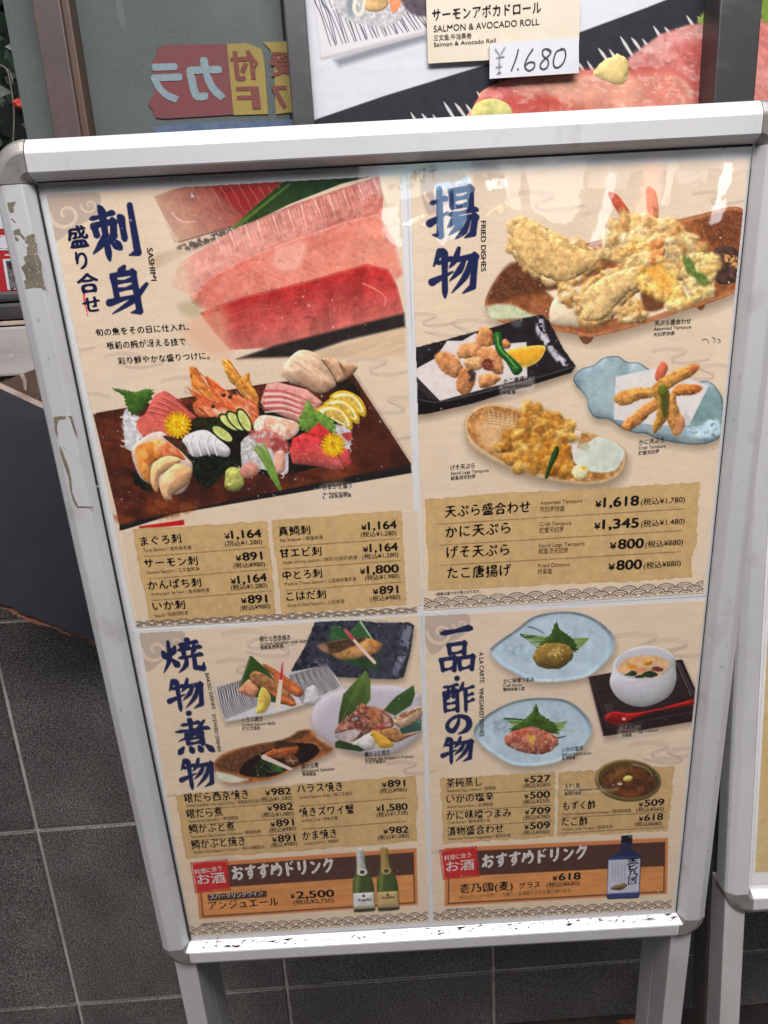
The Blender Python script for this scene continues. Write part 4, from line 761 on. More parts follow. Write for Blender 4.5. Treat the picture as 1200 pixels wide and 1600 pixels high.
    S_(k(925,290, 1045,560), .9, .7, (120, 100, 104), sm=False); S_(k(945,290, 1060,540), .6, .5, (120, 100, 104), sm=False)
    for i in range(5): S_(k(330+i*5,640+i*14, 410,625+i*14), .6, .4, (150, 136, 136), a=.5, sm=False, lab=False)
    F(k(380,460, 400,350, 430,260, 560,175, 700,152, 830,185, 905,240, 918,340, 920,440, 870,550, 760,620, 640,650, 520,625, 430,560), (206, 206, 212), sh=.28, w=16, nz=(.02, 14))
    F(k(425,300, 480,220, 600,175, 720,162, 840,200, 895,260, 880,330, 800,390, 680,415, 540,410, 460,370), (190, 190, 198), sh=.12, w=6); F(k(440,340, 500,270, 600,235, 740,230, 840,265, 870,320, 800,380, 680,412, 560,400, 480,375), (222, 178, 132), soft=2.5, nz=(.05, 12), col2=(214, 180, 142), ax=(k(450,350)[0], k(860,300)[0]))
    F(E_(*k(690,287)[0], 7.5, 4.5, -.2), (222, 160, 50), sh=.3); F(E_(*k(560,320)[0], 8, 4), (214, 152, 62), soft=3); F(k(590,350, 640,330, 670,350, 620,375), (222, 148, 116), soft=2); F(k(600,385, 780,380, 770,412, 640,415), (214, 196, 170), soft=3)
    for q in ((500,390, 560,355, 605,375, 580,400), (640,380, 700,355, 775,385, 740,408, 660,405), (590,400, 640,390, 650,415, 600,415)): F(k(*q), (46, 72, 44), nz=(.4, 4), rough=2)
    F(k(720,345, 750,318, 800,330, 815,355, 760,365), (120, 70, 62), nz=(.3, 4), rough=1.5)
    F(k(340,740, 370,700, 440,688, 520,700, 640,690, 800,660, 1060,588, 1062,628, 900,660, 700,700, 560,755, 470,795, 390,790), (186, 40, 36), sh=.35, w=5); F(k(355,745, 400,705, 480,705, 515,740, 480,775, 400,775), (150, 26, 26), sh=.3, w=6, soft=2); F(E_(*k(495,748)[0], 3, 2.4), (230, 180, 170), soft=2)
    F(k(470,800, 625,800, 625,845, 780,840, 770,870, 470,905), (206, 192, 180), soft=6, a=.5, lab=False)
    part(4, 'price_panel')
    panel([(688,1216),(760,1212),(868,1206),(867,1260),(866,1307.5),(780,1313),(693,1319)], 6); panel([(872.5,1206.5),(960,1202),(1053.4,1197),(1049,1250),(1043,1298),(960,1303),(870,1307)], 7)
    for i, q in enumerate((((698.7,1243),(863,1233.7)),((699.7,1268),(863,1258)),((700,1293),(863,1282.5)),((877.8,1278),(1040.6,1269)),((876,1302),(1037,1292.7)))): dash(*q, i+30)
    part(4, 'dish_picture')
    k = K(880, 980, .19167)
    F(E_(*k(528,1250)[0], 52, 33, .06, 20), (150, 130, 84), sh=.4, w=5, nz=(.06, 8), rim=((104, 88, 56), 2, .6)); SHD(E_(*k(528,1250)[0], 52, 33, .06), 1, 4, 3, 0)
    F(E_(*k(532,1240)[0], 47.5, 28.5, .06, 20), (96, 76, 44), sh=.3, w=5); F(E_(*k(530,1262)[0], 42, 24, .06, 20), (92, 56, 30), nz=(.3, 6), soft=2, mott=((120, 74, 36), 9)); F(k(370,1210, 450,1140, 560,1130, 500,1190, 400,1240), (150, 116, 62), soft=6, a=.5, thr=(.45, 5), lab=False)
    F(E_(*k(528,1235)[0], 7.5, 4.5, -.2), (228, 210, 120), sh=.3, rough=1); F(E_(*k(462,1278)[0], 4, 2), (200, 190, 170)); S_(k(560,1115, 680,1150, 730,1210), 1.2, .5, (190, 176, 140), a=.6); F(k(450,1340, 640,1320, 600,1385, 500,1390), (150, 84, 36), soft=8, a=.5, lab=False)
    F(K(860,1190,.18333)(118,200, 260,195, 265,225, 545,220, 548,250, 270,265, 265,295, 115,298), (206, 186, 156), soft=5, a=.55, lab=False)
    part(4, 'drink_banner')
    banner((695,1325), (1044,1309), (1042.4,1396.6), (694.6,1416), .5); stamp([(687,1329),(744.5,1322.5),(749.5,1368.6),(693,1374)])
    part(4, 'bottle_picture', 'dark blue square shouldered spirit bottle')
    k = K(670, 1290, .34167)
    F(k(882,48, 906,44, 930,46, 930,76, 925,108, 968,136, 971,152, 963,322, 955,332, 820,337, 814,330, 819,160, 826,144, 880,118, 879,80), (26, 38, 76), sm=False, sh=.45, w=5, nz=(.06, 8)); F(k(880,46, 930,44, 930,76, 879,80), (18, 18, 28), sm=False); F(k(884,80, 926,78, 924,106, 884,112), (34, 40, 72), sm=False)
    F(k(830,150, 900,140, 960,140, 960,150, 830,158), (60, 82, 136), soft=4, a=.5); F(k(822,158, 967,151, 961,308, 816,314), (168, 172, 190), sm=False, nz=(.05, 8), col2=(186, 190, 204)); F(k(816,312, 962,304, 960,328, 820,334), (44, 60, 112), sm=False, soft=3)
    for i in range(5): S_(k(842+i*14,168+(i % 2)*4, 838+i*14,255), .5, .4, (110, 116, 140), a=.8, sm=False)
    for q in ((830,290, 860,270, 900,275, 880,295), (850,285, 890,262, 908,275, 880,290)): F(k(*q), (120, 96, 62), sh=.3, nz=(.2, 4))
    part(4, 'wave_border'); waves((677,1438), (1050,1419), 10, 13)
    part(4, 'title_lettering')
    for c, x, y, w_, h, bw in (('一',712.5,985,53,44,8), ('品',714,1026,54,46,7), ('酢',716,1089.7,52,46,6.4), ('の',716,1131.7,41,32,9), ('物',715,1171.7,52,42,6.8)): r, d = dirs(x, y); brush(c, x, y, w_, h, r, d, bw)
    F(E_(714,1060, 4.6, 4.3), NAVY)
    LAB = 0
    dish = np.isin(CV.l, [k_ for k_, v in LABELS.items() if v[1] == 'dish_picture'])
    sat = CV.c.max(2)-CV.c.min(2); wgt = np.clip(sat*2.4, .2, 1.)*dish
    X, Y = np.meshgrid(np.arange(CX0, CX1+1, dtype=np.float32), np.arange(CY0, CY1+1, dtype=np.float32))
    CV.c *= (1+wgt*((.20*(fbm(X, Y, 6, 21)-.5)+.08*(fbm(X, Y, 2.6, 22, 2)-.5))*np.where((Y < 545) & (X < 640), .45, 1)))[..., None]
    fl = (np.clip((fbm(X, Y, 4, 23)-.66)*6, 0, 1)*.16*wgt)[..., None]; CV.c[:] = CV.c*(1-fl)+np.array((.93, .88, .80), np.float32)*fl
    dk = (np.clip((fbm(X, Y, 6, 24)-.62)*5, 0, 1)*.14*wgt)[..., None]; CV.c *= 1-dk
    CV.c[:] = np.where(dish[..., None], np.clip(CV.c, 0, 1)**1.2*1.02, CV.c)
    g_ = CV.c.mean(2, keepdims=True); CV.c[:] = CV.c*.94+g_*.06
    return CV
def paint_window_poster():
    """large printed photograph of salmon rolls in the shop window"""
    global CV, LAB
    LAB = 0
    CV = Canvas(474, -70, 1215, 200, (216, 219, 226))
    X, Y = np.meshgrid(np.arange(474, 1216, dtype=np.float32), np.arange(-70, 201, dtype=np.float32))
    CV.c *= (1+.05*(fbm(X*.3, Y, 9, 2)-.5))[..., None]
    k = K(450, 0, .33333)
    for i in range(14):
        x, y = 200+(i*173) % 620, 330+(i*97) % 190
        if y > 560-.27*(x-130): continue
        for q in range(3): S_(k(x-50,y+q*14, x-20,y-22+q*14, x+15,y+q*14), .5, .5, (200, 206, 214), a=.6)
    # white plate with black lines, its shadow
    F(k(215,280, 400,220, 648,150, 650,190, 380,270, 240,312), (120, 124, 134), sm=False, soft=9, a=.8)
    F(k(60,-260, 800,-260, 760,100, 640,150, 390,215, 150,280, 115,0), (222, 220, 224), sm=False, soft=2, rim=((196, 196, 204), 4, .6))
    F(k(150,270, 390,212, 650,146, 650,160, 390,228, 155,284), (196, 190, 190), sm=False)
    for i in range(42):
        x = 125+i*13; y0 = -40; S_(k(x-20,-120, x+8*math.sin(i*1.3),0, x+30,70+10*math.sin(i*2.), x+75+10*math.sin(i*1.7),215-i*2.4), .6+.5*((i*7) % 3 == 0), .5, (48, 52, 66), a=.9)
    radish(k(230,-60, 520,-60, 560,40, 480,115, 320,110, 230,50), 120, 3, (226, 230, 234))
    F(k(270,20, 300,-20, 330,60, 290,80), (110, 124, 134), soft=6, a=.6); F(k(345,-40, 440,-60, 470,20, 420,55, 360,40), (206, 170, 116), nz=(.2, 10), rim=((92, 70, 50), 3, .7))
    S_(k(320,-20, 310,40, 330,70, 350,50, 358,-10), 3.2, 2.6, (226, 222, 206)); F(k(470,-60, 540,-60, 530,20, 490,60), (226, 140, 96), nz=(.2, 8)); F(k(520,-60, 650,-60, 650,70, 560,50), (92, 80, 90), nz=(.3, 6), soft=5)
    # black slate with white cracks
    g = K(800, 0, .33333)
    F([(495,186), (600,150), (763,100), (907,50), (1010,12), (1075,-14), (1215,-70), (1215,205), (470,205)], (50, 51, 58), sm=False, nz=(.1, 12), soft=2)
    for i in range(30):
        t = i/29; x = 590+t*500; y = 192-t*178+((i*37) % 11)*2.0; l = 17+((i*53) % 16)
        S_([(x, y), (x+4+l*.12, y+l*.4), (x+8+l*.5, y+l*1.2), (x+13+l*.9, y+l*1.9)], 0, 0, (212, 208, 206), ws=[.4, 2.5, 1.9, 1.2])
    # salmon
    F(g(-160,480, -130,420, 0,370, 160,330, 380,330, 520,330, 720,320, 790,340, 850,400, 865,480, 860,640, -150,640), (214, 142, 122), nz=(.16, 16), sh=.25, w=9, mott=((222, 158, 136), 30), spec=.12)
    F(k(865,510, 900,455, 1000,400, 1150,365, 1200,380, 1200,560, 860,560), (204, 112, 106), nz=(.14, 12), mott=((224, 150, 140), 22), sh=.3, w=7, spec=.2)
    F(k(1040,490, 1120,440, 1260,470, 1350,560, 1040,560), (198, 86, 80), soft=10, a=.5, thr=(.38, 12))
    F(g(0,470, 60,440, 200,460, 330,490, 400,560, 0,560), (200, 88, 74), soft=12, a=.5, thr=(.4, 10)); F(g(560,340, 720,330, 800,390, 860,480, 640,480, 600,400), (204, 100, 92), soft=12, a=.45, thr=(.4, 9), lab=False)
    F(g(530,290, 600,230, 700,160, 820,120, 980,95, 1260,80, 1260,640, 870,640, 860,430, 800,350, 700,320, 560,330), (208, 122, 114), sm=False, soft=5, nz=(.2, 10), mott=((218, 144, 134), 26), spec=.12)
    F(g(540,280, 700,170, 860,120, 960,110, 900,170, 740,230, 620,300), (222, 176, 172), soft=12, a=.6, thr=(.4, 8)); F(g(760,220, 900,190, 1000,200, 960,330, 860,420, 820,330), (184, 72, 70), soft=16, a=.5, thr=(.38, 10))
    F(g(720,325, 790,340, 850,400, 868,470, 830,460, 790,380), (232, 168, 148), soft=5, a=.7); F(g(860,430, 980,400, 1000,480, 870,480), (206, 130, 124), soft=4)
    S_(g(-140,480, -60,400, 60,352, 240,336, 420,338), 7, 5, (196, 92, 84), a=.55, soft=8, nz=(.2, 8)); S_(g(560,335, 700,326, 790,350, 845,400, 866,470), 5, 4, (192, 84, 80), a=.6, soft=6)
    S_(g(60,420, 240,400, 420,430, 600,430), 15, 12, (228, 168, 142), a=.6, soft=20); S_(g(-130,500, 60,470, 200,480), 8, 8, (190, 66, 58), a=.5, soft=12)
    for i in range(26):
        x = -100+i*36; y = 372+((i*37) % 60); S_(g(x,y, x+10,y+5, x+22,y+4), .9, .4, (244, 222, 214), a=.6)
    F(g(870,105, 930,20, 990,-60, 1260,-90, 1260,40, 990,95), (152, 176, 84), soft=4, nz=(.15, 16), st=(.15, 6, -.9)); F(g(1160,0, 1260,0, 1260,110, 1180,100), (120, 150, 60), soft=8)
    F(g(380,350, 410,300, 470,265, 500,255, 545,290, 535,380, 480,395, 420,370), (232, 206, 140), sh=.35, w=7, nz=(.12, 6), rough=2); F(k(868,505, 910,470, 980,465, 1040,500, 1040,560, 870,560), (212, 206, 132), sh=.3, w=6, nz=(.12, 6))
    X, Y = np.meshgrid(np.arange(474, 1216, dtype=np.float32), np.arange(-70, 201, dtype=np.float32))
    sat = np.clip((CV.c.max(2)-CV.c.min(2))*3, .1, 1)
    CV.c *= (1+sat*(.16*(fbm(X*.5, Y, 9, 21)-.5)+.06*(fbm(X, Y, 3, 22, 2)-.5)))[..., None]
    fl = (np.clip((fbm(X*.5, Y, 9, 23)-.60)*6, 0, 1)*.4*(sat > .5))[..., None]; CV.c[:] = CV.c*(1-fl)+np.array((.95, .86, .84), np.float32)*fl
    return CV
# ------------------------------------------------------------------ lettering (built-in font outlines laid along baselines)
_tc = bpy.data.curves.new('lettering', 'FONT'); _to = bpy.data.objects.new('lettering', _tc); COL.objects.link(_to)
def outline(txt, sx=0., sy=0., shear=0., rnd=0):
    """font outlines with directional stroke weight; returns verts (n,2) and faces"""
    _tc.body = txt; bpy.context.view_layer.update()
    dg = bpy.context.evaluated_depsgraph_get(); ev = _to.evaluated_get(dg); cu = ev.to_curve(dg)
    loops = []
    for s in cu.splines:
        P = s.bezier_points; n = len(P); o = []
        for i in range(n):
            a, b = P[i], P[(i+1) % n]; p0, p1, p2, p3 = (np.array(v[:2]) for v in (a.co, a.handle_right, b.handle_left, b.co))
            ch = np.linalg.norm(p3-p0)
            dev = abs((p1-p0)[0]*(p3-p0)[1]-(p1-p0)[1]*(p3-p0)[0])+abs((p2-p0)[0]*(p3-p0)[1]-(p2-p0)[1]*(p3-p0)[0])
            k = 1 if dev < 1e-4*max(ch, .01) else 4
            if k == 1 and (sx or sy): k = max(1, min(4, int(ch/.12)))
            for t in np.arange(k)/k: o.append((1-t)**3*p0+3*t*(1-t)**2*p1+3*t*t*(1-t)*p2+t**3*p3)
        if len(o) > 2: loops.append(np.array(o))
    _to_clear(ev)
    if not loops: return np.zeros((0, 2)), []
    if sx or sy:
        tot = sum(.5*np.sum(l[:, 0]*np.roll(l[:, 1], -1)-np.roll(l[:, 0], -1)*l[:, 1]) for l in loops); sg = 1 if tot > 0 else -1
        new = []
        for l in loops:
            t = np.roll(l, -1, 0)-np.roll(l, 1, 0); t /= np.maximum(np.linalg.norm(t, axis=1), 1e-9)[:, None]
            nrm = np.c_[t[:, 1], -t[:, 0]]*sg
            wob = 1+.35*np.sin(l[:, 0]*23+l[:, 1]*17) if rnd else 1
            l = l+nrm*np.c_[np.full(len(l), sx)*wob, np.full(len(l), sy)*wob]
            if rnd: l = .5*l+.25*(np.roll(l, 1, 0)+np.roll(l, -1, 0))
            new.append(l)
        loops = new
    c2 = bpy.data.curves.new('tmp', 'CURVE'); c2.dimensions = '2D'; c2.fill_mode = 'FRONT'
    for l in loops:
        s = c2.splines.new('POLY'); s.points.add(len(l)-1); s.use_cyclic_u = True
        s.points.foreach_set('co', np.c_[l, np.zeros(len(l)), np.ones(len(l))].ravel())
    o2 = bpy.data.objects.new('tmp', c2); me = o2.to_mesh()
    nv = len(me.vertices); V = np.zeros(nv*3); me.vertices.foreach_get('co', V); V = V.reshape(-1, 3)[:, :2]
    Fc = [tuple(p.vertices) for p in me.polygons]; o2.to_mesh_clear(); bpy.data.objects.remove(o2); bpy.data.curves.remove(c2)
    if shear: V[:, 1] += shear*(V[:, 0]-np.floor(V[:, 0]))
    return V, Fc
def _to_clear(ev):
    try: ev.to_curve_clear()
    except Exception: pass
_oc = {}
STY = {  # weight x, weight y, shear, round, nominal height, base offset
 'b': (.021, .008, .05, 1, .88, -.06), 'p': (.030, .022, 0, 0, .73, 0.), 'q': (.006, .005, 0, 0, .86, -.08), 's': (.004, .004, 0, 0, .80, -.05), 'c': (.012, .010, 0, 0, .88, -.07),
 'w': (.016, .010, 0, 0, .88, -.07), 'B': (.062, .036, .12, 1, .88, -.06), 'K': (.036, .016, .06, 1, .88, -.06), 'n': (.003, .003, 0, 0, .73, 0.), 'l': (.014, .012, 0, 0, .73, 0.), 'h': (-.006, -.006, 0, 1, .73, 0.), 'm': (.05, .04, 0, 0, .86, -.06)}
def text_px(txt, p0, p1, h, sty, mirror=False, up=None, tilt=0.):
    """outline points in photo dots for one line from p0 to p1 along its base"""
    key = (txt, sty)
    if key not in _oc: _oc[key] = outline(txt, *STY[sty][:4])
    V, Fc = _oc[key]
    if len(V) == 0: return V, Fc
    nom, bo = STY[sty][4:6]; x0, x1 = V[:, 0].min(), V[:, 0].max()
    p0 = np.array(p0, float); p1 = np.array(p1, float); u = (V[:, 0]-x0)/(x1-x0); v = (V[:, 1]-bo)/nom*h
    if mirror: u = 1-u
    if up is None: _, d = dirs(*((p0+p1)/2)); up = -d
    up = np.array(up, float)
    if tilt: up = up+np.array([tilt, 0])
    return p0+(p1-p0)*u[:, None]+up*v[:, None], Fc
class Letters:
    """collects lines, builds one flat mesh per call of build()"""
    def __init__(s): s.V = []; s.F = []; s.n = 0
    def add(s, V, Fc):
        if len(V) == 0: return
        s.V.append(V); s.F += [tuple(i+s.n for i in f) for f in Fc]; s.n += len(V)
    def line(s, *a, **k): s.add(*text_px(*a, **k))
    def vert(s, txt, top, bot, h, sty):
        """line turned a quarter, reading downwards; letter tops face right"""
        d = np.array(bot, float)-np.array(top, float); d /= np.linalg.norm(d); up = np.array([1., -.07])
        s.add(*text_px(txt, top, bot, h, sty, up=up))
    def build(s, name, m, parent, proj):
        if not s.n: return None
        P = np.concatenate(s.V); o = mesh_obj(name, proj(P), s.F, m, parent); return o
TXT = [  # sheet, parent part, style, text, base line start and end, height (photo dots)
 (1, 'price_panel','b','まぐろ刺', (220.6, 853.5), (284, 848), 14.5),
 (1, 'price_panel','b','サーモン刺', (225.8, 888), (310, 882.7), 14.5),
 (1, 'price_panel','b','かんぱち刺', (232, 922.3), (315.4, 917), 14.5),
 (1, 'price_panel','b','いか刺', (239.4, 954.6), (290.4, 951.5), 14.5),
 (1, 'price_panel','b','真鯛刺', (435.6, 838), (485.6, 834.8), 14.5),
 (1, 'price_panel','b','甘エビ刺', (438, 872), (503, 868), 14.5),
 (1, 'price_panel','b','中とろ刺', (442, 906.7), (503.8, 902.5), 14.5),
 (1, 'price_panel','b','こはだ刺', (448, 939.6), (510, 935.2), 14.5),
 (1, 'price_panel','s','Tuna Sashimi / 金枪鱼刺身', (223.8, 862.5), (299.8, 857.7), 5.6),
 (1, 'price_panel','s','Salmon Sashimi / 三文鱼刺身', (229.6, 897.3), (312.3, 891), 5.6),
 (1, 'price_panel','s','Amberjack Sashimi / 高体鰤刺身', (236, 931), (328, 924.4), 5.6),
 (1, 'price_panel','s','Squid / 乌贼须刺身', (242.5, 964.6), (294.6, 959.8), 5.6),
 (1, 'price_panel','s','Sea Snapper / 鲷鱼刺身', (437.7, 846.7), (505.4, 842), 5.6),
 (1, 'price_panel','s','Sweet shrimp Sashimi / 甜虾(北极虾)刺身', (442, 881.7), (558.5, 873.3), 5.6),
 (1, 'price_panel','s','Medium Trows Sashimi / 上品金枪鱼刺身', (445, 915.4), (557, 907), 5.6),
 (1, 'price_panel','s','Gizzard Shad Sashimi / 小肌刺身', (449, 948.8), (538.8, 942), 5.6),
 (1, 'price_panel','p','¥1,164', (350.8, 842), (409, 839), 13),
 (1, 'price_panel','p','¥891', (368.5, 876.5), (410.8, 873.8), 13),
 (1, 'price_panel','p','¥1,164', (361, 913), (417.5, 907.5), 13),
 (1, 'price_panel','p','¥891', (376.9, 943), (418.5, 941), 13),
 (1, 'price_panel','p','¥1,164', (564.4, 828.5), (620, 825.4), 13),
 (1, 'price_panel','p','¥1,164', (567, 863), (622, 860), 13),
 (1, 'price_panel','p','¥1,800', (562.7, 897.3), (623.8, 893.8), 13),
 (1, 'price_panel','p','¥891', (582.5, 929), (623, 926.5), 13),
 (1, 'price_panel','q','(税込¥1,280)', (351.9, 853.5), (410, 850), 8),
 (1, 'price_panel','q','(税込¥980)', (365.4, 888), (414.4, 884.8), 8),
 (1, 'price_panel','q','(税込¥1,280)', (361, 922.3), (418, 918), 8),
 (1, 'price_panel','q','(税込¥980)', (374.8, 954.6), (422.7, 950.4), 8),
 (1, 'price_panel','q','(税込¥1,280)', (563.8, 839.4), (620, 836.3), 8),
 (1, 'price_panel','q','(税込¥1,280)', (566.5, 874.4), (622.5, 870), 8),
 (1, 'price_panel','q','(税込¥1,980)', (570.4, 907), (624, 903.5), 8),
 (1, 'price_panel','q','(税込¥980)', (579.4, 940), (625.8, 936.3), 8),
 (1, '','b','旬の魚をその日に仕入れ、', (150, 525.5), (296, 516), 11.5),
 (1, '','b','板前の腕が冴える技で', (167.5, 546), (291, 539), 11.5),
 (1, '','b','彩り鮮やかな盛りつけに。', (185, 570), (328, 561), 11.5),
 (1, '','c','おまかせ盛り', (504, 765.5), (550, 762), 8),
 (1, '','c','4~5servings', (505, 774), (544, 771), 5),
 (1, '','c','3、4份刺身拼盘', (504, 780), (549, 776), 5.5),
 (2, '','c','天ぷら盛合わせ', (1022.5, 508.8), (1079.5, 505), 8),
 (2, '','c','たこ唐揚げ', (787, 600.5), (827.5, 594), 8),
 (2, '','c','げそ天ぷら', (704, 735), (742, 731), 8),
 (2, '','c','かに天ぷら', (998, 695.5), (1038, 690.5), 8),
 (2, '','s','Assorted Tempura', (1021, 516.8), (1080, 513), 5.6),
 (2, '','s','Fried Octopus', (786, 607.5), (830.5, 603.8), 5.6),
 (2, '','s','Squid Legs Tempura', (704.5, 742.3), (763.8, 737.3), 5.6),
 (2, '','s','Crab Tempura', (997.5, 702.8), (1040, 699), 5.6),
 (2, '','c','天妇罗拼盘', (1020.8, 526), (1054, 523), 6),
 (2, '','c','炸章鱼', (785, 617.5), (806, 615), 6),
 (2, '','c','鱿鱼须天妇罗', (704.5, 750.5), (743, 747), 6),
 (2, '','c','螃蟹天妇罗', (997.5, 711), (1029.5, 708), 6),
 (2, '','c','※画像は盛り付け例となります。', (680, 931), (751, 926), 5),
 (2, 'price_panel','b','天ぷら盛合わせ', (695, 809), (829, 801), 18.5),
 (2, 'price_panel','b','かに天ぷら', (696, 841), (798, 834), 18.5),
 (2, 'price_panel','b','げそ天ぷら', (697.6, 872.4), (796, 868), 18.5),
 (2, 'price_panel','b','たこ唐揚げ', (699, 905), (799, 900), 18.5),
 (2, 'price_panel','s','Assorted Tempura', (844, 789), (910, 785), 6.6),
 (2, 'price_panel','s','Crab Tempura', (843, 822), (893, 820), 6.6),
 (2, 'price_panel','s','Squid Legs Tempura', (841.6, 855.4), (913.6, 852), 6.6),
 (2, 'price_panel','s','Fried Octopus', (841, 887), (890, 884.4), 6.6),
 (2, 'price_panel','s','天妇罗拼盘', (843.6, 799.6), (882, 798), 7.5),
 (2, 'price_panel','s','螃蟹天妇罗', (843, 832.4), (880.6, 831), 7.5),
 (2, 'price_panel','s','鱿鱼须天妇罗', (841.6, 865), (887.6, 863.6), 7.5),
 (2, 'price_panel','s','炸章鱼', (840, 897), (862.6, 896), 7.5),
 (2, 'price_panel','p','¥1,618', (929.6, 793), (998.4, 789), 15.5),
 (2, 'price_panel','p','¥1,345', (928, 827), (998.4, 823.6), 15.5),
 (2, 'price_panel','p','¥800', (952.4, 858), (1006, 855.6), 15.5),
 (2, 'price_panel','p','¥800', (950, 891), (1003, 888.4), 15.5),
 (2, 'price_panel','q','(税込¥1,780)', (1001, 789.5), (1070, 785), 10),
 (2, 'price_panel','q','(税込¥1,480)', (1001, 823.5), (1069.6, 819), 10),
 (2, 'price_panel','q','(税込¥880)', (1008, 856), (1067, 851.6), 10),
 (2, 'price_panel','q','(税込¥880)', (1005.6, 889), (1063.6, 884.4), 10),
 (3, '','c','銀だら西京焼き', (406, 1002.7), (454, 999.6), 8),
 (3, '','c','ハラス焼き', (377.7, 1129), (411, 1126.7), 8),
 (3, '','c','銀だら煮', (471, 1201.7), (498, 1199), 8),
 (3, '','c','鯛かぶと焼き', (570, 1183), (609, 1179), 8),
 (3, '','s','Grilled Sablefish with Saikyo Miso', (406.5, 1009.2), (502, 1002), 5.4),
 (3, '','s','Grilled Salmon Belly', (378, 1135.6), (431, 1132), 5.4),
 (3, '','s','Simmered Sablefish', (471.7, 1207.6), (522.7, 1204), 5.4),
 (3, '','s', "Grilled Sea Snapper's Kabuto", (570, 1189), (646.7, 1184), 5.4),
 (3, '','c','银鳕鱼西京烧', (407, 1015), (443, 1012), 5.6),
 (3, '','c','烤三文鱼肚', (379, 1142), (407.5, 1139.6), 5.6),
 (3, '','c','煮银鳕鱼', (472.7, 1213), (494, 1211.5), 5.6),
 (3, '','c','烤的海鲷鱼头', (571, 1194.5), (603, 1192), 5.6),
 (3, '','c','※画像は盛り付け例となります。', (314, 1447), (373.5, 1442), 4.2),
 (3, 'price_panel','b','銀だら西京焼き', (288.4, 1255), (389.4, 1248), 14.5),
 (3, 'price_panel','b','銀だら煮', (292, 1279.6), (348.8, 1275), 14.5),
 (3, 'price_panel','b','鯛かぶと煮', (296, 1303), (368, 1298), 14.5),
 (3, 'price_panel','b','鯛かぶと焼き', (299.8, 1327.4), (384, 1320.8), 14.5),
 (3, 'price_panel','b','ハラス焼き', (465, 1240), (535.8, 1235.8), 14.5),
 (3, 'price_panel','b','焼きズワイ蟹', (468, 1277), (553.6, 1271.5), 14.5),
 (3, 'price_panel','b','かま焼き', (473, 1313.7), (526.6, 1309), 14.5),
 (3, 'price_panel','s','Grilled Sablefish with Saikyo Miso / 银鳕鱼西京烧', (291, 1261.6), (404.8, 1254), 5.2),
 (3, 'price_panel','s','Simmered Sablefish / 煮银鳕鱼', (295.4, 1286), (373, 1280), 5.2),
 (3, 'price_panel','s', "Simmered Sea Snapper's Kabuto / 鲷鱼肉煮", (299, 1310), (408, 1301.5), 5.2),
 (3, 'price_panel','s', "Grilled Sea Snapper's Kabuto / 烤的海鲷鱼头", (302.4, 1334), (414, 1325.6), 5.2),
 (3, 'price_panel','s','Grilled Salmon Belly / 烤三文鱼肚', (468, 1248.6), (551, 1241.8), 5.2),
 (3, 'price_panel','s','Grilled Crab / 烤帝王蟹', (471.6, 1284.7), (528, 1280.7), 5.2),
 (3, 'price_panel','s','Grilled KAMA / 烤鲷肉', (475, 1321), (529, 1316.4), 5.2),
 (3, 'price_panel','p','¥982', (415, 1243), (455.5, 1240.6), 11),
 (3, 'price_panel','p','¥982', (418, 1267.4), (458.7, 1264.8), 11),
 (3, 'price_panel','p','¥891', (422.8, 1292), (460, 1289.6), 11),
 (3, 'price_panel','p','¥891', (425.4, 1316), (462.5, 1313.8), 11),
 (3, 'price_panel','p','¥891', (596.7, 1230), (633.9, 1228.4), 11),
 (3, 'price_panel','p','¥1,580', (588, 1267.8), (637.4, 1265), 11),
 (3, 'price_panel','p','¥982', (599, 1303), (638.8, 1300.8), 11),
 (3, 'price_panel','q','(税込¥1,080)', (406.9, 1253.4), (457, 1250), 7.4),
 (3, 'price_panel','q','(税込¥1,080)', (409.7, 1277.5), (459.4, 1274.4), 7.4),
 (3, 'price_panel','q','(税込¥980)', (420.9, 1301.5), (463, 1297.6), 7.4),
 (3, 'price_panel','q','(税込¥980)', (423, 1325), (464.8, 1321), 7.4),
 (3, 'price_panel','q','(税込¥980)', (593.5, 1240), (636, 1236.7), 7.4),
 (3, 'price_panel','q','(税込¥1,738)', (588.8, 1277), (637.5, 1273), 7.4),
 (3, 'price_panel','q','(税込¥1,080)', (590.8, 1312.7), (639, 1309), 7.4),
 (3, 'drink_banner','w','料理に合う', (304.7, 1366.5), (347, 1360), 7.5),
 (3, 'drink_banner','w','お酒', (309, 1382.5), (353, 1379), 16.5),
 (3, 'drink_banner','B','おすすめドリンク', (364, 1378), (523, 1364), 23),
 (3, 'drink_banner','w','スパークリングワイン', (328.6, 1405), (411, 1399), 7.5),
 (3, 'drink_banner','b','アンジュエール', (326.7, 1422.3), (435.8, 1415), 13.5),
 (3, 'drink_banner','p','¥2,500', (454, 1404.4), (523, 1400.7), 11.5),
 (3, 'drink_banner','q','(税込¥2,750)', (459, 1413.8), (522, 1410), 7.6),
 (4, '','c','かに味噌つまみ', (786.7, 1068), (834.7, 1065), 7.5),
 (4, '','c','いかの塩辛', (878, 1175), (911, 1172.7), 7.5),
 (4, '','c','茶碗蒸し', (972, 1140.6), (998.8, 1138.7), 7.5),
 (4, '','c','もずく酢', (883, 1231.8), (906, 1231), 7.5),
 (4, '','s','Crab Butter', (786, 1073.4), (817, 1072.5), 5.4),
 (4, '','s','Salted Squid Guts', (878, 1181.6), (924, 1179), 5.4),
 (4, '','s','Steamed Egg Custard', (971, 1146), (1028, 1143), 5.4),
 (4, '','s','Mozuku Seaweed with Vinegar', (881.6, 1237.7), (960, 1233), 5.4),
 (4, '','c','蟹肉味噌小菜', (786, 1080.4), (820, 1078.7), 5.6),
 (4, '','c','盐渍鱿鱼', (878, 1187.5), (899, 1186), 5.6),
 (4, '','c','茶碗蒸', (971.6, 1152.5), (987, 1151), 5.6),
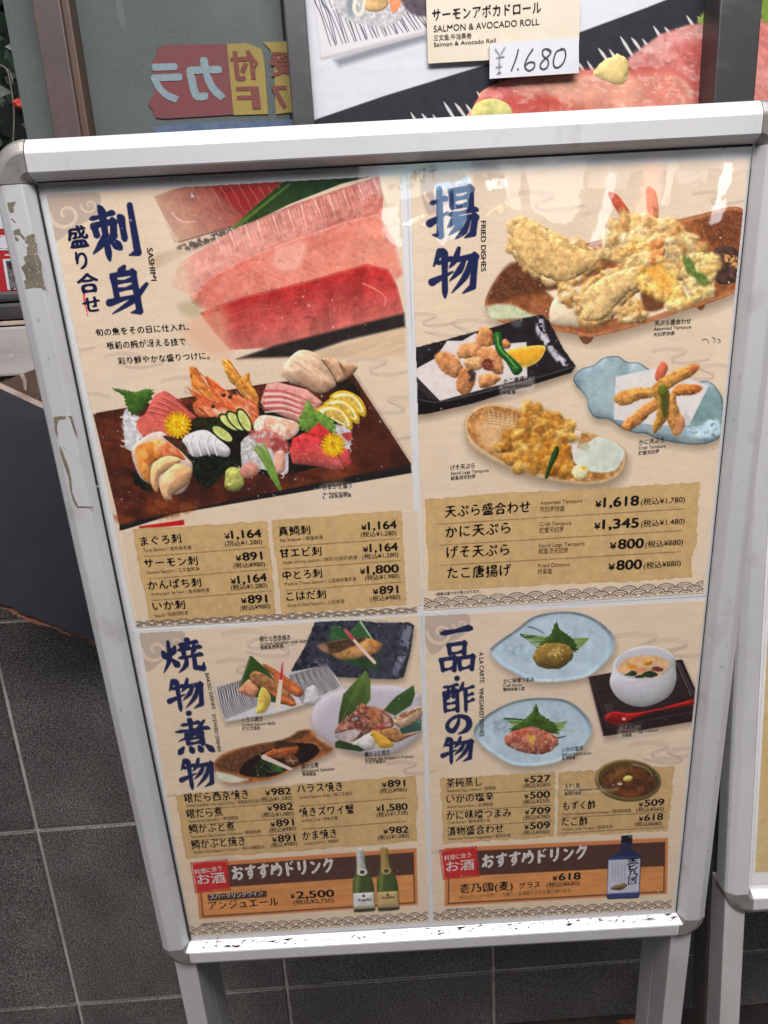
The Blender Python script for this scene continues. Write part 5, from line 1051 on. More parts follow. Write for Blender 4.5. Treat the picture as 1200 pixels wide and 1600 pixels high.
 (4, '','c','醋渍细裙菜', (882, 1243.5), (908, 1242), 5.6),
 (4, '','c','※画像は盛り付け例となります。', (695.6, 1424), (757, 1421), 3.8),
 (4, 'price_panel','b','茶碗蒸し', (697.5, 1231), (753, 1228), 13.5),
 (4, 'price_panel','b','いかの塩辛', (697.5, 1256), (771.7, 1251), 13.5),
 (4, 'price_panel','b','かに味噌つまみ', (697.8, 1281.7), (799, 1276.7), 13.5),
 (4, 'price_panel','b','漬物盛合わせ', (698.7, 1307), (787, 1301), 13.5),
 (4, 'price_panel','b','もずく酢', (879, 1266.6), (930, 1264), 13.5),
 (4, 'price_panel','b','たこ酢', (876.9, 1291), (918, 1290), 13.5),
 (4, 'price_panel','s','Steamed Egg Custard / 茶碗蒸', (698.7, 1238), (775, 1233.7), 5.0),
 (4, 'price_panel','s','Salted Squid Guts / 盐渍鱿鱼', (699, 1263), (770.5, 1259), 5.0),
 (4, 'price_panel','s','Crab Butter / 蟹肉味噌小菜', (699.7, 1288), (766, 1284), 5.0),
 (4, 'price_panel','s','Assorted Pickled Vegetables / 酱菜拼盘', (700, 1313), (798, 1307.5), 5.0),
 (4, 'price_panel','s','Mozuku Seaweed with Vinegar / 醋渍细裙菜', (877.8, 1274.7), (986.5, 1269), 5.0),
 (4, 'price_panel','s','Octopus with Vinegar / 醋渍章鱼', (877, 1298.5), (957, 1294), 5.0),
 (4, 'price_panel','p','¥527', (819, 1223), (860.5, 1221), 10.8),
 (4, 'price_panel','p','¥500', (818.8, 1248), (859.7, 1246), 10.8),
 (4, 'price_panel','p','¥709', (819.7, 1272.8), (860.5, 1270.8), 10.8),
 (4, 'price_panel','p','¥509', (819, 1296), (859.7, 1294), 10.8),
 (4, 'price_panel','p','¥509', (997.5, 1260.6), (1038, 1258), 10.8),
 (4, 'price_panel','p','¥618', (997.5, 1283), (1036, 1281), 10.8),
 (4, 'price_panel','q','(税込¥580)', (816.7, 1232), (860, 1229), 7),
 (4, 'price_panel','q','(税込¥550)', (816.7, 1257), (858.8, 1254), 7),
 (4, 'price_panel','q','(税込¥780)', (817.5, 1281.7), (859.7, 1279), 7),
 (4, 'price_panel','q','(税込¥560)', (816.7, 1305), (858.8, 1302.5), 7),
 (4, 'price_panel','q','(税込¥560)', (994, 1269), (1037, 1267), 7),
 (4, 'price_panel','q','(税込¥680)', (991.6, 1291.7), (1034, 1290), 7),
 (4, 'drink_banner','w','料理に合う', (694, 1345), (735.6, 1339), 7.5),
 (4, 'drink_banner','w','お酒', (697, 1362.5), (741, 1358.5), 16),
 (4, 'drink_banner','B','おすすめドリンク', (753, 1359), (917, 1343), 22),
 (4, 'drink_banner','p','¥618', (863, 1376), (907.5, 1373.7), 11.5),
 (4, 'drink_banner','q','(税込¥680)', (853.8, 1387), (905.8, 1383), 7.6),
 (4, 'drink_banner','b','壱乃國(麦)', (718.5, 1396), (801.5, 1390.8), 14),
 (4, 'drink_banner','b','グラス', (810.8, 1389.8), (843.6, 1386.7), 10),
 (4, 'drink_banner','s','※ロック・ソーダ割り・水割り・お湯割りからお選び頂けます。', (717.8, 1405), (893.8, 1394.5), 6),
]
# ------------------------------------------------------------------ setting: tiled wall, floor, shop window
WY = .95                            # face of the tiled wall
Zc = CAM[2]
TS = .3775*WY; X0 = -.585*WY; Z0 = Zc-.8065*WY
def wall():
    t = thing('tiled_wall', 'dark speckled granite tile wall with pale grout lines behind the white menu stands', 'wall', (0, WY, 0))
    zt = Zc-.0705*WY; zb = Z0-TS*1.40
    bm = bmesh.new(); add_box(bm, -3, 3, WY+.003, WY+.25, -.05, zt-.001); bm_obj('grout_bed', bm, M['grout'], t)
    bm = bmesh.new(); g = .0028
    for i in range(-7, 8):
        for j in range(-4, 3):
            x0, x1 = X0+i*TS+g, X0+(i+1)*TS-g; z0, z1 = Z0+j*TS+g, Z0+(j+1)*TS-g
            z0 = max(z0, .002); z1 = min(z1, zt)
            if z1-z0 < .01: continue
            d = random.uniform(-.0006, .0006); add_box(bm, x0, x1, WY+d, WY+.012, z0, z1)
    bm_obj('tile_facing', bm, M['tile'], t, bevel=.0012, seg=1)
wall()
fl = mesh_obj('pavement', [(-60, -60, 0), (60, -60, 0), (60, 60, 0), (-60, 60, 0)], [(0, 1, 2, 3)], M['asphalt'], loc=(0, 0, 0)); fl['kind'] = 'structure'
# sill and bottom rail of the window
t = thing('window_sill', 'weathered pale grey sill band above the dark tiles, seen left of the menu board', 'window sill', (0, WY, Zc-.07))
bm = bmesh.new(); add_box(bm, -3, 3, WY-.012, WY+.2, Zc-.0695*WY, Zc-.006*WY); bm_obj('ledge_band', bm, M['concrete'], t, bevel=.003)
bm = bmesh.new(); add_box(bm, -3, 3, WY-.006, WY+.006, Zc-.004*WY, Zc+.0015*WY); bm_obj('metal_strip', bm, M['edge'], t, bevel=.001)
t = thing('shop_window', 'shop window with dark frame, brown post and grey blind panels behind the board', 'window', (0, WY, Zc))
def zpx(x, y, yy): return on_y([(x, y)], yy)[0][2]
def xpx(x, y, yy): return on_y([(x, y)], yy)[0][0]
zr = zpx(10, 455, WY+.01)
bm = bmesh.new(); add_box(bm, -3, 3, WY, WY+.07, Zc+.003, (Zc+zr)/2+.004); bm_obj('bottom_rail', bm, M['darkrail'], t, bevel=.004)
bm = bmesh.new(); add_box(bm, -3, 3, WY+.012, WY+.07, (Zc+zr)/2+.006, zr); bm_obj('bottom_rail', bm, M['darkrail'], t, bevel=.004)
YP = WY+.02
def post(name, xa, xb, m, y0, y1, yy=0., label=None):
    """upright between two photo x (taken at height yy)"""
    x0, x1 = xpx(xa, yy, y0), xpx(xb, yy, y0); bm = bmesh.new(); add_box(bm, x0, x1, y0, y1, zr, Zc+.9); o = bm_obj(name, bm, m, t, bevel=.002)
    if label: o['label'] = label
post('post', 65, 109, M['brown'], YP, YP+.05, 100); post('post_edge', 109.3, 122.5, M['tan'], YP+.004, YP+.05, 100)
post('mullion', 443.5, 478, M['darkrail'], YP-.004, YP+.05, 20)
post('mullion', 1122, 1187, M['darkrail'], YP-.03, YP+.05, 60)
# grey blind panels behind the glass, glass panes
for xa, xb in ((22, 66), (120, 446)):
    x0, x1 = xpx(xa, 100, YP+.03), xpx(xb, 100, YP+.03); bm = bmesh.new(); add_box(bm, x0, x1, YP+.03, YP+.034, zr, Zc+.9); bm_obj('blind_panel', bm, M['blind'], t)
x0, x1 = xpx(-400, 100, YP+.02), xpx(446, 100, YP+.02)
bm = bmesh.new(); add_box(bm, x0, x1, YP+.018, YP+.022, zr, Zc+.9); bm_obj('glass_pane', bm, M['glass'], t)
bm = bmesh.new(); add_box(bm, -3, 3, WY+.6, WY+.62, zr-.05, Zc+.9); add_box(bm, -3, 3, WY+.02, WY+.6, zr-.02, zr-.001); add_box(bm, -3, 3, WY, WY+.62, Zc+.9, Zc+.95)
o = bm_obj('interior_shell', bm, M['dark'], t)

# reflection of a street sign in the window, built as flat coloured cutouts
def flat(name, pts, m, parent, y, th=.001): return slab(name, on_y(pts, y), (0, 1, 0), th, m, parent)
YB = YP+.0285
t = thing('sign_reflection', 'reflection of a red and yellow karaoke sign, imitated by flat coloured shapes behind glass', 'reflection', on_y([(340, 180)], YB)[0])
MR = mat('reflected_red', lin(118, 58, 62), .8, noise=[(9, 4, lin(100, 66, 68), .4, .7), (500, 2, lin(96, 60, 62), .5, .7)]); MY = mat('reflected_yellow', lin(150, 132, 66), .8, noise=[(9, 4, lin(132, 120, 72), .4, .7), (500, 2, lin(128, 112, 64), .5, .7)])
MB = mat('reflected_blue', lin(72, 88, 116), .8, noise=[(60, 4, lin(92, 108, 132), .4, .7)]); MW = mat('pale_blue_letter', lin(128, 146, 154), .8, noise=[(300, 3, lin(112, 130, 138), .4, .7)]); MDR = mat('dull_red_letter', lin(108, 60, 54), .8, noise=[(200, 3, lin(118, 64, 58), .4, .7)])
flat('mirrored_red', [(354,69),(364.6,179),(300,183),(258,185.5),(243,184),(238,172),(231,163),(234,155),(241,150),(240,120),(238,96),(246,84),(244,75),(262,70)], MR, t, YB)
flat('mirrored_yellow', [(354.3,69),(384,67),(396,71),(409,77),(413,98),(419,178),(365,180)], MY, t, YB)
flat('mirrored_yellow', [(411,66),(446,64.5),(452,64.5),(458,175),(431,178.5),(428,98),(423,78)], MY, t, YB)
flat('mirrored_blue', [(240,198),(300,192),(458,186.5),(458,210),(240,214)], MB, t, YB)
L = Letters()
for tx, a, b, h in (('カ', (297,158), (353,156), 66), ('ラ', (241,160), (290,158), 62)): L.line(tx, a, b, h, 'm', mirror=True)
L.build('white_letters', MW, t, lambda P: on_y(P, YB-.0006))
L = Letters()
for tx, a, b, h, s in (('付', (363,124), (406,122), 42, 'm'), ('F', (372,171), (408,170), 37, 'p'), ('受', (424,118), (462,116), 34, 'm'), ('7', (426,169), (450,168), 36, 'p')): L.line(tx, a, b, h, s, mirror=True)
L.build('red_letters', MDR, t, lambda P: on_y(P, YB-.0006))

# plant and red packages inside the left window
t = thing('window_plant', 'dark leafy plant with wiry stems inside the far left window', 'plant', on_y([(10, 250)], WY+.1)[0])
ML = mat('dark_leaf', (.018, .035, .022), .35, noise=[(50, 3, (.03, .06, .035), .4, .7)]); MST = mat('dry_stem', (.16, .14, .11), .6, noise=[(60, 3, (.1, .09, .07), .4, .7)]); MFL = mat('red_flower', lin(190, 60, 44), .5, noise=[(60, 3, lin(150, 40, 36), .4, .7)])
V = []; Fc = []
for i in range(420):
    c = on_y([(random.uniform(-120, 38), random.uniform(-60, 330))], WY+random.uniform(.06, .22))[0]; a = random.uniform(0, 6.3); b = random.uniform(-1, 1); l = random.uniform(.012, .03); w_ = l*.3
    d = np.array([math.cos(a), b*.6, math.sin(a)]); d /= np.linalg.norm(d); s = np.cross(d, [random.uniform(-1, 1), 1, random.uniform(-1, 1)]); s /= np.linalg.norm(s); n = len(V)
    V += [c, c+d*l*.5+s*w_, c+d*l, c+d*l*.5-s*w_]; Fc += [(n, n+1, n+2, n+3)]
mesh_obj('foliage', V, Fc, ML, t)
def tube(name, pts, r, m, parent, n=8):
    pts = np.array(pts, float); bm = bmesh.new(); rings = []
    for i, p in enumerate(pts):
        d = pts[min(i+1, len(pts)-1)]-pts[max(i-1, 0)]; d /= np.linalg.norm(d); u = np.cross(d, [.3, .9, .2]); u /= np.linalg.norm(u); v = np.cross(d, u); rr = r[i] if hasattr(r, '__len__') else r
        rings.append([bm.verts.new(tuple(p+rr*(u*math.cos(k*2*math.pi/n)+v*math.sin(k*2*math.pi/n)))) for k in range(n)])
    for a, b in zip(rings, rings[1:]):
        for k in range(n): bm.faces.new((a[k], a[(k+1) % n], b[(k+1) % n], b[k]))
    bm.faces.new(rings[0][::-1]); bm.faces.new(rings[-1])
    return bm_obj(name, bm, m, parent, smooth=True)
tube('stem', on_y(spline([(-8,100),(10,108),(18,140),(22,180),(20,230)], False, 5), WY+.055), .0009, MST, t); tube('stem', on_y(spline([(-6,104),(14,110),(20,130)], False, 5), WY+.057), .0007, MST, t)
c = on_y([(29, 163)], WY+.056)[0]; bm = bmesh.new(); bmesh.ops.create_icosphere(bm, subdivisions=2, radius=.006, matrix=Matrix.Translation(Vector(c)))
for v in bm.verts: v.co += Vector((random.uniform(-1, 1), random.uniform(-1, 1), random.uniform(-1, 1)))*.0012
bm_obj('flower', bm, MFL, t)
YR = WY+.045
MPH = mat('grey_photo_print', lin(110, 104, 108), .5, noise=[(160, 4, lin(60, 54, 58), .45, .6), (130, 3, lin(170, 160, 166), .6, .7)])
t = thing('red_package', 'red and white printed carton standing in the far left window', 'package', on_y([(10, 455)], YR)[0])
slab('carton', on_y([(-70,334),(-3,331),(14,330),(30,329),(52,455.5),(-70,459)], YR), (0, 1, 0), .05, M['red'], t)
def pk(name, pts, m, d=.0006): flat(name, pts, m, t, YR-d, .0004)
pk('white_top', [(-70,334),(26,329.5),(30,329),(34,361),(10,362),(6,357),(-70,366)], M['whitecard']); pk('white_line', [(-70,369),(36,367),(36.3,369),(-70,371)], M['whitecard'])
pk('white_oval', E_(6, 379, 12, 9.5, -.05, 20), M['whitecard']); pk('white_line', [(-70,390),(39,388),(39.3,390.5),(-70,392.5)], M['whitecard'])
pk('photo_card', [(4,405),(44,403),(52,452),(12,453)], M['whitecard']); pk('photo_print', [(9,407.5),(44,406),(52,452),(16,452.5)], MPH, .0012)
L = Letters(); L.line('noli', (8, 400), (24, 399), 4.5, 'p'); L.build('white_letters', M['pale'], t, lambda P: on_y(P, YR-.0009))
L = Letters(); L.line('DICE', (13, 419), (40, 417), 9, 'p', mirror=True); L.build('dark_letters', M['cap'], t, lambda P: on_y(P, YR-.002))

# black laminate panel with chipped edges leaning behind the board
PN = np.array([.35, -.93, .10]); PN /= np.linalg.norm(PN); PO = on_y([(80, 800)], WY-.09)[0]
def on_pan(P, d=0.): return on_plane(P, PO+PN*d, PN)
t = thing('leaning_panel', 'black laminate panel with chipped raw wood edges jutting out behind the board', 'panel', on_pan([(100, 1000)])[0])
rs = np.random.RandomState(3)
low = [(-140,930),(-60,940),(0,945),(8,946),(24,951),(32,958),(60,968),(90,980),(110,990),(130,996),(150,1003),(175,1012),(240,1040)]
top = [(240,712),(75,642),(0,607),(-140,540)]
lowj = [(x+rs.uniform(-2, 2), y+rs.uniform(-2, 2)) for q in zip(low, low[1:]) for x, y in [tuple(np.array(q[0])*(1-u)+np.array(q[1])*u) for u in (0, .33, .66)]]
slab('black_face', on_pan(lowj+[low[-1]]+top, .001), -PN, .003, M['panelblack'], t)
lowc = [(x, y+rs.uniform(2.5, 8)*(1.3 if x < 70 else .6)) for x, y in lowj]+[(240,1045)]
slab('wood_core', on_pan(lowc+[(240,705),(75,634),(0,599),(-140,532)], -.0025), -PN, .012, M['chip'], t)
slab('top_edge', on_pan([(-140,540),(0,607),(75,642),(240,712),(240,703),(75,633.5),(0,598.5),(-140,531)], .0005), -PN, .014, M['edge'], t)
t = thing('wooden_block', 'cracked dark brown wood block wedged above the black panel', 'wood block', on_y([(60, 600)], WY-.05)[0])
slab('block', on_y([(-60,620),(0,597),(36,584),(60,573.5),(160,560),(200,700),(75,648),(0,612)], WY-.035), (0, 1, 0), .03, M['oldwood'], t, bevel=.001)
slab('split_edge', on_y([(30,586),(36,582.5),(42,598),(41,612),(37,606),(36,596)], WY-.037), (0, 1, 0), .004, M['edge'], t)
# fallen leaf at the wall foot
ML2 = mat('dry_orange_leaf', lin(150, 84, 48), .6, noise=[(80, 4, lin(110, 58, 34), .4, .7)])
c = on_plane([(985, 1592)], np.array([0, 0, .004]), np.array([0, 0, 1.]))[0]; c[1] = min(c[1], WY-.02)
V = []; Fc = []
for i in range(9):
    u = i/8; ww = .016*math.sin(math.pi*min(max(u, .04), .97))
    for s in (-1, 0, 1): V.append(c+np.array([.07*(u-.4)+s*ww*.3, -.05*u+s*ww*.8, .002+.008*abs(s)+.010*math.sin(u*4)]))
for i in range(8):
    for s in (0, 1): a = i*3+s; Fc.append((a, a+1, a+4, a+3))
o = mesh_obj('dry_leaf', V, Fc, ML2, loc=tuple(c), smooth=True); tag(o, 'curled dry orange leaf lying on the dark ground by the wall foot', 'leaf'); sm = o.modifiers.new('thick', 'SOLIDIFY'); sm.thickness = .0006

# ------------------------------------------------------------------ printed window poster and price cards
def ink_mesh(name, cv, mask, proj, parent, m, gain=None):
    ys, xs = np.nonzero(mask[:-1, :-1])
    if len(ys) == 0: return None
    W = cv.w; a = ys*W+xs; q = np.c_[a, a+W, a+W+1, a+1]
    u, inv = np.unique(q.ravel(), return_inverse=True); q = inv.reshape(-1, 4)
    px = np.c_[u % W+cv.x0, u//W+cv.y0].astype(float)
    P = proj(px)-parent_loc(parent)
    c = s2l(cv.c.reshape(-1, 3)[u])
    if gain is not None: c = c*gain(px)[:, None]
    c = np.clip(c, .002, .92)
    me = bpy.data.meshes.new(name); n = len(u); k = len(q)
    me.vertices.add(n); me.vertices.foreach_set('co', P.astype(np.float32).ravel()); me.loops.add(k*4); me.loops.foreach_set('vertex_index', q.astype(np.int32).ravel())
    me.polygons.add(k); me.polygons.foreach_set('loop_start', np.arange(0, k*4, 4, dtype=np.int32)); me.update(calc_edges=True)
    at = me.color_attributes.new('ink', 'FLOAT_COLOR', 'POINT'); at.data.foreach_set('color', np.c_[c, np.ones(n)].astype(np.float32).ravel())
    me.materials.append(m); o = bpy.data.objects.new(name, me); COL.objects.link(o); o.parent = parent; return o
YQ = YP+.012
cvw = paint_window_poster()
X, Y = np.meshgrid(np.arange(cvw.w)+cvw.x0, np.arange(cvw.h)+cvw.y0)
t = thing('food_poster', 'large printed poster of pink salmon rolls on black slate in the window', 'poster', on_y([(700, 190)], YQ)[0])
ink_mesh('printed_sheet', cvw, np.ones((cvw.h, cvw.w), bool), lambda P: on_y(P, YQ), t, M['print'], lambda p: np.full(len(p), GAINW))
slab('backing_board', on_y([(474,-70),(1215,-70),(1215,200),(474,200)], YQ+.001), (0, 1, 0), .004, M['laminate'], t)
YC = YQ-.006
t = thing('dish_name_card', 'cream name card for salmon and avocado roll on the window poster', 'card', on_y([(790, 95)], YC)[0])
slab('card', on_y([(666,2),(668,-20),(904,-35),(906.5,0),(905,58),(904,88),(763,94),(669,99.5)], YC), (0, 1, 0), .002, M['card'], t, bevel=.0004)
L = Letters(); L.line('サーモンアボカドロール', (675,33.5), (845.7,21), 19, 'b'); L.line('SALMON & AVOCADO ROLL', (677.7,50), (842.7,38.5), 10.5, 'n'); L.build('dark_letters', M['cap'], t, lambda P: on_y(P, YC-.0006))
L = Letters(); L.line('三文鱼,牛油果卷', (677.7,63.5), (737,59.5), 8, 's'); L.line('Salmon & Avocado Roll', (678,73.5), (775,66.5), 7.5, 's'); L.build('small_letters', M['cap'], t, lambda P: on_y(P, YC-.0006))
YD = YC-.004
t = thing('price_card', 'small white card with handwritten price 1.680 taped under the name card', 'card', on_y([(835, 118)], YD)[0])
slab('card', on_y([(765,68),(904.5,58.5),(904.5,114),(765,123)], YD), (0, 1, 0), .0012, M['whitecard'], t)
cvp = Canvas(760, 55, 910, 125, (0, 0, 0))
def strokes(name, sets, r, m, parent, y):
    bm = bmesh.new()
    for s in sets:
        q = spline(s, False, 6); p3 = on_y(q, y); rr = r
        for i in range(len(q)-1):
            d = np.array(q[i+1])-np.array(q[i]); d = d/(np.linalg.norm(d)+1e-6); nn = np.array([-d[1], d[0]])*rr
            vs_ = [bm.verts.new(tuple(v)) for v in on_y([q[i]-nn-d*.4, q[i]+nn-d*.4, q[i+1]+nn+d*.4, q[i+1]-nn+d*.4], y-.00002*(i % 7))]; bm.faces.new(vs_)
    return bm_obj(name, bm, m, parent)
MP = mat('black_marker', lin(34, 34, 40), .5, noise=[(200, 2, lin(56, 56, 62), .5, .8)])
strokes('handwriting', [[(810,77),(806,92),(799,110)], [(809,107),(810,109)], [(833,76),(824,90),(820,103),(826,110),(834,106),(835,98),(827,97),(821,102)],
    [(859,80),(854,76),(848,79),(849,87),(856,93),(856,103),(849,108),(844,103),(848,95),(857,87),(861,80),(856,76)], [(879,77),(870,80),(865,93),(866,103),(872,105),(880,98),(884,86),(882,77),(876,76)]], 1.1, MP, t, YD-.0008)
MP2 = mat('grey_marker', lin(150, 152, 158), .5, noise=[(200, 2, lin(120, 122, 130), .5, .7)])
strokes('yen_sign', [[(774,76),(781,86)], [(789,74),(782,86),(780,100)], [(776,90),(788,88)], [(775,105),(784,103)], [(780,104),(780,114)], [(777,115),(783,113)]], 1.3, MP2, t, YD-.0008)

# ------------------------------------------------------------------ the stand
OP = np.array([(56, 288), (1177, 228), (1057, 1426), (297, 1470)], float)      # opening corners TL TR BR BL in photo dots
OC = bxy(OP)
PROF = [(0, .0008), (.0052, .0095), (.0062, .0110), (.0076, .0118), (.0210, .0118), (.0228, .0114), (.0300, .0068), (.0322, .0040), (.0326, .001), (.0326, -.0180), (.0300, -.0190), (0, -.0190), (-.004, -.0062), (-.004, -.0040), (0, -.003)]
def rail(name, a, b, inside, parent, fr, prof=PROF, m=None, lip=True):
    """extrude the snap rail from corner a to corner b; fr maps (x, y, n) to the room"""
    a = np.array(a); b = np.array(b); d = (b-a)/np.linalg.norm(b-a); out = np.array([d[1], -d[0]])
    if (np.array(inside)-a)@out > 0: out = -out
    bm = bmesh.new(); R = []
    for p in (a+d*.0005, b-d*.0005): R.append([bm.verts.new(tuple(fr(*(p+out*u), n))) for u, n in prof])
    k = len(prof); fs = []
    for i in range(k): fs.append(bm.faces.new((R[0][i], R[0][(i+1) % k], R[1][(i+1) % k], R[1][i])))
    bm.faces.new(R[0][::-1]); bm.faces.new(R[1])
    o = bm_obj(name, bm, m or M['white'], parent)
    return o
def corner(name, c, a0, parent, fr, prof=PROF, grow=.0004):
    """cast corner cap: the rail section swept a quarter turn round corner c"""
    bm = bmesh.new(); R = []; n = 12; pr = [(u+(grow if u > .01 else 0), h+(grow if h > .002 else 0)) for u, h in prof if u >= 0]
    for i in range(n+1):
        a = a0+math.pi/2*i/n; R.append([bm.verts.new(tuple(fr(c[0]+u*math.cos(a), c[1]+u*math.sin(a), h))) for u, h in pr])
    k = len(pr)
    for A, B in zip(R, R[1:]):
        for i in range(k):
            q = [A[i], A[(i+1) % k], B[(i+1) % k], B[i]]
            try: bm.faces.new(q)
            except ValueError: pass
    bm.faces.new(R[0][::-1]); bm.faces.new(R[-1]); bmesh.ops.remove_doubles(bm, verts=bm.verts[:], dist=1e-6)
    return bm_obj(name, bm, M['chrome'], parent)
def frame_on(parent, fr, oc, lab=True):
    TL, TR, BR, BL = oc; ctr = sum(np.array(v) for v in oc)/4
    rail('top_rail', TL, TR, ctr, parent, fr); rail('bottom_rail', BL, BR, ctr, parent, fr)
    l = rail('side_rail', TL, BL, ctr, parent, fr); r = rail('side_rail', TR, BR, ctr, parent, fr)
    for c, a in ((TL, math.pi/2), (TR, 0), (BR, -math.pi/2), (BL, math.pi)): corner('corner_cap', c, a, parent, fr)
    return l, r
def leg(name, fr, x0, x1, ytop, zfloor, n0, n1, parent, m):
    """straight leg from ytop on the board down to the ground"""
    bm = bmesh.new(); T = [fr(x0, ytop, n0), fr(x1, ytop, n0), fr(x1, ytop, n1), fr(x0, ytop, n1)]; d = np.array(fr(0, -1, 0))-np.array(fr(0, 0, 0))
    B = [np.array(p)+d*((p[2]-zfloor)/-d[2]) for p in map(np.array, T)]
    add_hex(bm, B+T); return bm_obj(name, bm, m, parent, bevel=.0015)
st = thing('menu_stand', 'white framed menu board holding four food sheets, paint peeled off its left rail', 'menu stand', bw(0, OC[:, 1].min(), 0)*np.array([1, 1, 0]))
sl, sr = frame_on(st, bw, OC)
sl['label'] = 'left rail with a patch of paint peeled to brown glue'
TL, TR, BR, BL = OC
# grimy lip strip along the bottom, dark gasket along the sides
def strip(name, a, b, m, parent, n=.0018, w_=2.2):
    a = np.array(a, float); b = np.array(b, float); d = (b-a)/np.linalg.norm(b-a); q = np.array([-d[1], d[0]])*w_/2
    return slab(name, on_board([a-q, b-q, b+q, a+q], n), -BN, .0006, m, parent)
strip('gasket', (56,290), (297,1469), M['gasket'], st, .0022, 3.2); strip('gasket', (1176.5,230), (1056.5,1425), M['gasket'], st, .0022, 1.4); strip('gasket', (57,284), (1176,226), M['gasket'], st, .0030, 5)
slab('backing_board', [bw(*TL, -.0012), bw(*TR, -.0012), bw(*BR, -.0012), bw(*BL, -.0012)], -BN, .003, M['laminate'], st)
# peeled patches on the left rail front face
def patch(parent, pts, m, n=.0119, seed=0, j=1.2, name='peeled_patch'):
    rs = np.random.RandomState(seed); q = []
    for i in range(len(pts)):
        a = np.array(pts[i], float); b = np.array(pts[(i+1) % len(pts)], float)
        for u in np.arange(7)/7: q.append(a+(b-a)*u+rs.uniform(-j, j, 2)*.8*(u > 0))
    return slab(name, on_board(q, n), BN, .00015, m, parent)
k = K(0, 300, .2)
patch(sl, k(210,350, 245,330, 270,325, 268,380, 290,410, 285,470, 325,560, 320,620, 340,680, 355,755, 280,745, 200,755, 190,690, 215,690, 190,640, 165,590, 200,560, 185,510, 215,490, 205,440, 230,410, 195,390), M['glue'], seed=1)
patch(sl, k(105,305, 150,285, 165,325, 200,360, 185,375, 150,335, 110,335), M['glue'], seed=2); patch(sl, k(60,80, 125,78, 100,120, 110,150, 85,165, 65,130), M['glue'], seed=3); patch(sl, k(110,345, 140,360, 145,385, 120,375), M['glue'], seed=4); patch(sl, k(85,205, 100,210, 125,240, 112,236), M['glue'], seed=5, j=.6)
k = K(0, 500, .3125)
for i, q in enumerate(((268,485, 300,480, 330,482, 328,492, 290,500, 285,540, 290,590, 276,560), (338,480, 360,478, 372,530, 388,580, 380,575, 362,530, 352,492), (298,625, 310,650, 330,700, 345,740, 358,800, 360,850, 375,900, 390,930, 470,934, 470,938, 385,940, 365,900, 350,850, 340,780, 318,720, 300,660))): patch(sl, k(*q), M['glue'], seed=10+i, j=.5)
rs = np.random.RandomState(12)
for i in range(16):
    y = rs.uniform(378, 448); x = 38+(y-378)*.30+rs.uniform(-2, 20); r_ = rs.uniform(.5, 1.5)
    patch(sl, [(x-r_, y), (x, y-r_*rs.uniform(.5, 1.6)), (x+r_, y+rs.uniform(-.5, .5)), (x+.2, y+r_)], M['white'], .0121, 40+i, .3, 'paint_flake')
MSC = mat('dark_scuff', (.20, .19, .19), .6, noise=[(200, 3, (.36, .35, .35), .45, .65)])
for i, (x, y, l, an) in enumerate(((1150,500,9,1.8), (1146,655,7,.9), (1141,740,4,1.4), (1135,1010,6,1.9), (1128,1042,10,-.1), (1120,1160,8,.2), (1118,1215,4,1.5), (1155,590,14,1.75), (1160,455,8,1.8), (1108,1330,5,.4), (60,500,8,1.3), (76,560,10,1.3), (100,700,6,1.2), (150,950,7,1.3), (188,1110,5,1.2), (240,1390,6,1.3), (230,1340,3,.3))):
    d = np.array([math.cos(an), math.sin(an)]); n_ = np.array([-d[1], d[0]])*rs.uniform(.35, .8); c = np.array([x, y], float)
    patch(sl if x < 600 else sr, [c-d*l*.5, c-n_, c+d*l*.5, c+n_*.7], MSC, .01195, 70+i, .5, 'scuff')
# cover film over the sheets
slab('cover_film', [bw(*(c+(OC.mean(0)-c)*.0), .0026) for c in (TL, TR, BR, BL)], BN, .0004, M['film'], st)
# dirt bits along the bottom lip
MD = mat('dirt', (.03, .026, .022), .9, noise=[(300, 3, (.08, .07, .06), .4, .7)])
bm = bmesh.new(); rs = np.random.RandomState(9)
for i in range(420):
    u = rs.rand()**.9; a = np.array([300, 1478.]); b = np.array([1058, 1432.]); dd = rs.beta(2, 1.6)*13; p = a+(b-a)*u+[0, dd-7]; s = 1.7*rs.uniform(.35, 1.1)*(2.2 if rs.rand() < .08 else 1); e = rs.uniform(1, 4)
    c = on_board([p], .0014+.0088*min(dd/12, 1))[0]
    q = [bm.verts.new(tuple(c+BX*dx*s*.0006*e+BY*dy*s*.0006+BN*dz*s*.0008)) for dx, dy, dz in ((-1, 0, 0), (0, -1, .2), (1, .2, 0), (0, 1, 1))]
    for f in ((0, 1, 2), (0, 2, 3), (0, 3, 1), (1, 3, 2)): bm.faces.new([q[j] for j in f])
bm_obj('dirt_specks', bm, MD, st)['kind'] = 'stuff'
tube('hair', on_board(spline([(341,1464),(339,1470),(339,1478),(343,1484)], False, 5), .0062), .0004, M['gasket'], st)
# legs: pairs of square bars
def px_x(x, y, n=0.): q = on_board([(x, y)], n)[0]-BO; return q@BX
yb = BL[1]-.031
for xa, xb, yy in ((273, 306, 1506), (1049.5, 1081, 1456)):
    xA, xB = px_x(xa, yy, .004), px_x(xb, yy, .004); yt = bxy([((xa+xb)/2, yy)])[0][1]+.02
    leg('leg', bw, xA, xB, yt, 0, -.036, .004, st, M['leg']); leg('rear_leg', bw, xA+.001, xB-.001, yt+.2, 0, -.080, -.041, st, M['leg'])

